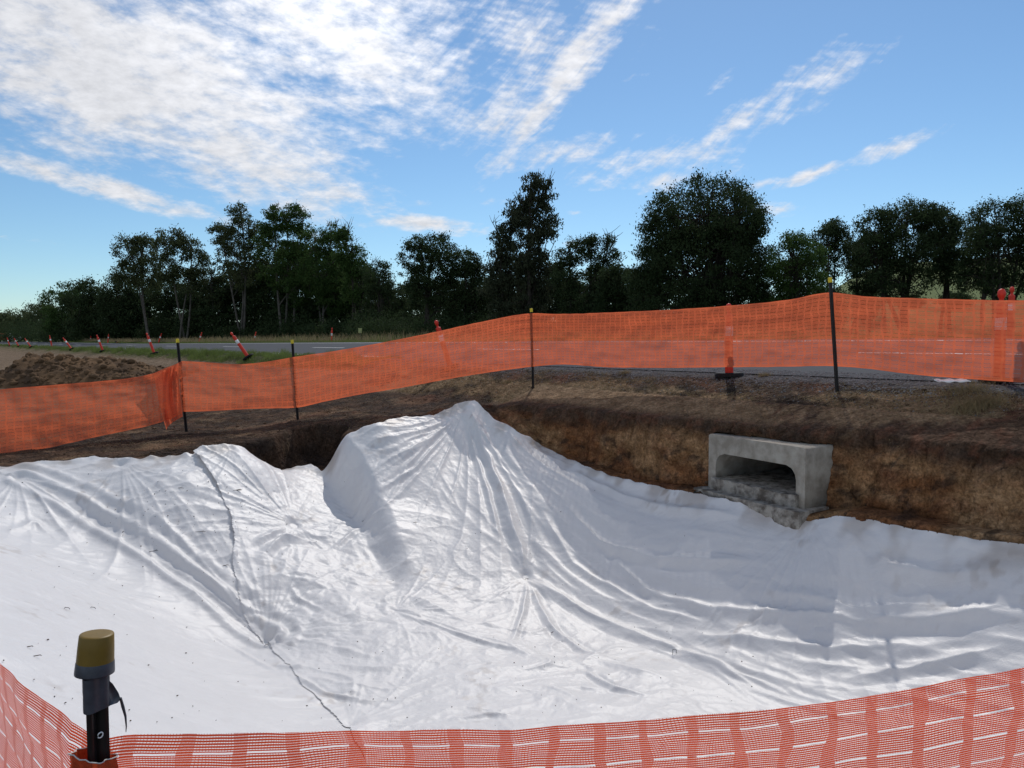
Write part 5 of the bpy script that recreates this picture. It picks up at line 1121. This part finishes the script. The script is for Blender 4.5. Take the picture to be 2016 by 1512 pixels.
tree(1380, 38, 352, 142, 'great dense dome shaped tree, largest crown in the row', 'dome_tree', M_leafC, lobes=[(0, 430, 110, 74), (-72, 470, 52, 62), (62, 450, 58, 62), (-96, 540, 46, 62), (96, 520, 50, 70), (0, 540, 118, 90), (-60, 605, 84, 54), (60, 605, 84, 54), (-10, 640, 120, 30)], n_leaf=130000, leaf=.125, clump=.38, nclump=1400, trunks=3, trunk_r=.2, shell=.8, droop=.6)
tree(1560, 36, 462, 68, 'low domed tree against the right side of the great dome', 'dome_tree', M_leafB, lobes=[(-6, 520, 54, 54), (20, 560, 50, 56), (0, 620, 66, 48)], n_leaf=34000, leaf=.11, clump=.32, nclump=380, trunks=2, trunk_r=.11, shell=.7)
tree(1628, 44, 436, 44, 'thin tree with open crown behind the tallest picket', 'roadside_tree', M_leafC, lobes=[(-8, 470, 30, 30), (16, 456, 20, 20), (30, 480, 16, 26), (0, 520, 28, 34)], n_leaf=9000, leaf=.13, clump=.3, nclump=130, trunks=2, trunk_r=.09, shell=.35)
R = 'spreading trees at the right edge'
tree(1700, 42, 470, 46, 'smaller spreading tree just right of the tallest picket', 'spreading_tree', M_leafC, lobes=[(-14, 500, 30, 26), (10, 490, 34, 30), (0, 545, 40, 34)], n_leaf=14000, leaf=.13, clump=.32, nclump=180, trunks=3, trunk_r=.09, group=R, shell=.45)
tree(1775, 39, 392, 92, 'broad spreading tree on several dark trunks, tallest of the right hand group', 'spreading_tree', M_leafC, lobes=[(-44, 450, 44, 40), (0, 432, 52, 40), (46, 438, 40, 36), (-52, 500, 44, 40), (8, 500, 60, 44), (60, 496, 36, 44), (-10, 555, 60, 34)], n_leaf=36000, leaf=.12, clump=.34, nclump=430, trunks=5, trunk_r=.13, group=R, shell=.5)
tree(1858, 40, 410, 50, 'narrower spreading tree between the tallest right tree and the edge tree', 'spreading_tree', M_leafC, lobes=[(-10, 448, 34, 38), (14, 470, 32, 40), (0, 530, 40, 36)], n_leaf=15000, leaf=.12, clump=.32, nclump=190, trunks=3, trunk_r=.10, group=R, shell=.45)
tree(1965, 37, 392, 92, 'broad dark tree rising at the right edge behind the red bollard', 'spreading_tree', M_leafC, lobes=[(-56, 462, 40, 40), (-10, 440, 48, 44), (46, 428, 50, 40), (0, 500, 76, 44), (70, 490, 50, 50), (-50, 540, 44, 34), (20, 560, 60, 30)], n_leaf=34000, leaf=.12, clump=.34, nclump=420, trunks=5, trunk_r=.12, group=R, shell=.5)
tree(2110, 36, 400, 92, 'outermost tree, its branches entering at the right edge of the photo', 'spreading_tree', M_leafC, lobes=[(-40, 450, 56, 50), (40, 440, 60, 50), (0, 520, 80, 50)], n_leaf=20000, leaf=.12, clump=.34, nclump=250, trunks=3, trunk_r=.12, group=R, shell=.5)
# filler trees that make the belt opaque: one prototype, copied
pf = tree(300, 104, 560, 50, 'dark slender tree filling the dense belt behind the front trees', 'belt_tree', M_leafC, lobes=[(-10, 585, 34, 34), (12, 600, 40, 40), (0, 640, 50, 30)], n_leaf=14000, leaf=.30, clump=.7, nclump=160, trunks=4, trunk_r=.11, group='dark trees filling the belt')
def place_copy(px_, Y, scl, rz):
    o = copy_tree(pf); b_ = W(px_, 668, Y); o.location = (b_[0], b_[1], bz(b_[0], b_[1])); o.scale = (scl * rng.uniform(.85, 1.2), scl, scl * rng.uniform(.85, 1.15)); o.rotation_euler = (0, 0, rz)
for i, (px_, Y, sc_) in enumerate([(345, 98, 1.05), (395, 96, 1.0), (440, 92, 1.1), (490, 92, 1.15), (535, 88, 1.2), (585, 86, 1.25), (630, 84, 1.15), (675, 82, 1.1), (715, 80, .95), (760, 76, .75), (800, 74, .65), (835, 68, .65), (880, 66, .6), (925, 64, .55), (965, 62, .55), (1005, 58, .58), (1050, 56, .6), (1095, 54, .58), (1135, 52, .55), (1180, 50, .5), (1225, 50, .5), (1275, 50, .5),(1500,46,.42),(1610,48,.36), (260, 112, .85), (215, 120, .85), (160, 130, .85), (110, 150, .8), (60, 175, .75)]):
    place_copy(px_, Y, sc_, i * 1.3)
# shrubs along the foot of the wood: one continuous thicket
def thicket():
    Vs, Fs, n0 = [], [], 0
    for (x0, x1, Y0, Y1, top, m, leaf) in ((-40, 760, 150, 66, 612, 260, .26), (700, 1260, 62, 42, 606, 240, .17), (1230, 1540, 42, 36, 612, 130, .13)):
        for k in range(m):
            f = rng.random(); px_ = x0 + (x1 - x0) * f; Y = (1 / (1 / Y0 + (1 / Y1 - 1 / Y0) * f)) * rng.uniform(.97, 1.12); b_ = W(px_, 668, Y); g = bz(b_[0], b_[1]); hh = (668 - top) / F * Y * rng.uniform(.35, 1.0)
            c = np.array([b_[0], b_[1], g + hh * .5]); P = c + rng.normal(0, .42, (330, 3)) * np.array([hh * .55, hh * .5, hh * .55]); P = P[P[:, 2] > g]
            V, F_ = leaf_quads(P, leaf, .3); Vs.append(V); Fs.append(F_ + n0); n0 += len(V)
    o = mesh_np('undergrowth', np.concatenate(Vs), np.concatenate(Fs), M_leafC); tag(o, kind='stuff')
thicket()
# bushes in the field behind the right hand trees
def bush(px_, Y, top, rw, label):
    base = W(px_, 640, Y); g = bz(base[0], base[1]); hh = W(px_, top, Y)[2] - g; hh = max(hh, 1.0); e = empty('field_bush', (base[0], base[1], g)); tag(e, label, 'bush', 'bushes behind the right hand trees')
    P = rng.normal(0, .4, (7000, 3)) * np.array([rw * Y / F, rw * Y / F, hh * .5]) + np.array([0, 0, hh * .5]); P = P[P[:, 2] > 0]; V, F_ = leaf_quads(P, .2, .3); mesh_np('foliage', V, F_, M_leafC, e)
    m = MB(); m.tube(curve((0, 0, -.1), (0, 0, hh * .6), 5), np.linspace(.1, .03, 5), 6); m.build('stem', M_bark, e)
bush(1700, 62, 560, 34, 'dark round bush between trunks just right of the tallest picket')
bush(1880, 66, 575, 30, 'dark bush in the field left of the red bollard')
bush(1640, 60, 560, 26, 'dark bush directly behind the tallest picket')
bush(1790, 70, 590, 26, 'low bush under the broad spreading tree')

# ------------------------------------------------------------------ hills
def hill(name, az0, az1, R, peaks, seed):
    n = 120; A = np.linspace(math.radians(az0), math.radians(az1), n); V = []; rows = 10
    f = (A - A[0]) / (A[-1] - A[0]); H = np.interp(f, *zip(*peaks)) * R + R * .0035 * fbm(f * 14, f * 0, 4, seed)
    for q in range(rows):
        k = q / (rows - 1); r = R + k * R * .25
        V.append(np.stack([np.sin(A) * r, np.cos(A) * r, -5 + (H + 5) * np.sin(k * math.pi / 2) ** 1.2 * (1 + .05 * fbm(f * 20, f * 0 + q, 3, seed + 1))], -1))
    # back side down
    r = R * 1.6; V.append(np.stack([np.sin(A) * r, np.cos(A) * r, np.full(n, -5.)], -1)); rows += 1
    V = np.concatenate(V); id_ = np.arange(n * rows).reshape(rows, n); Q = np.stack([id_[:-1, :-1], id_[:-1, 1:], id_[1:, 1:], id_[1:, :-1]], -1).reshape(-1, 4)
    tag(mesh_np(name, V, Q, M_hill, smooth=True), kind='structure')
hill('hills', 18, 46, 1600, [(0, .05), (.2, .062), (.35, .075), (.5, .082), (.7, .068), (1, .075)], 700)
hill('hills', -45, -30, 1900, [(0, .04), (.45, .045), (.75, .036), (1, .015)], 710)
print('objects', len(bpy.data.objects))
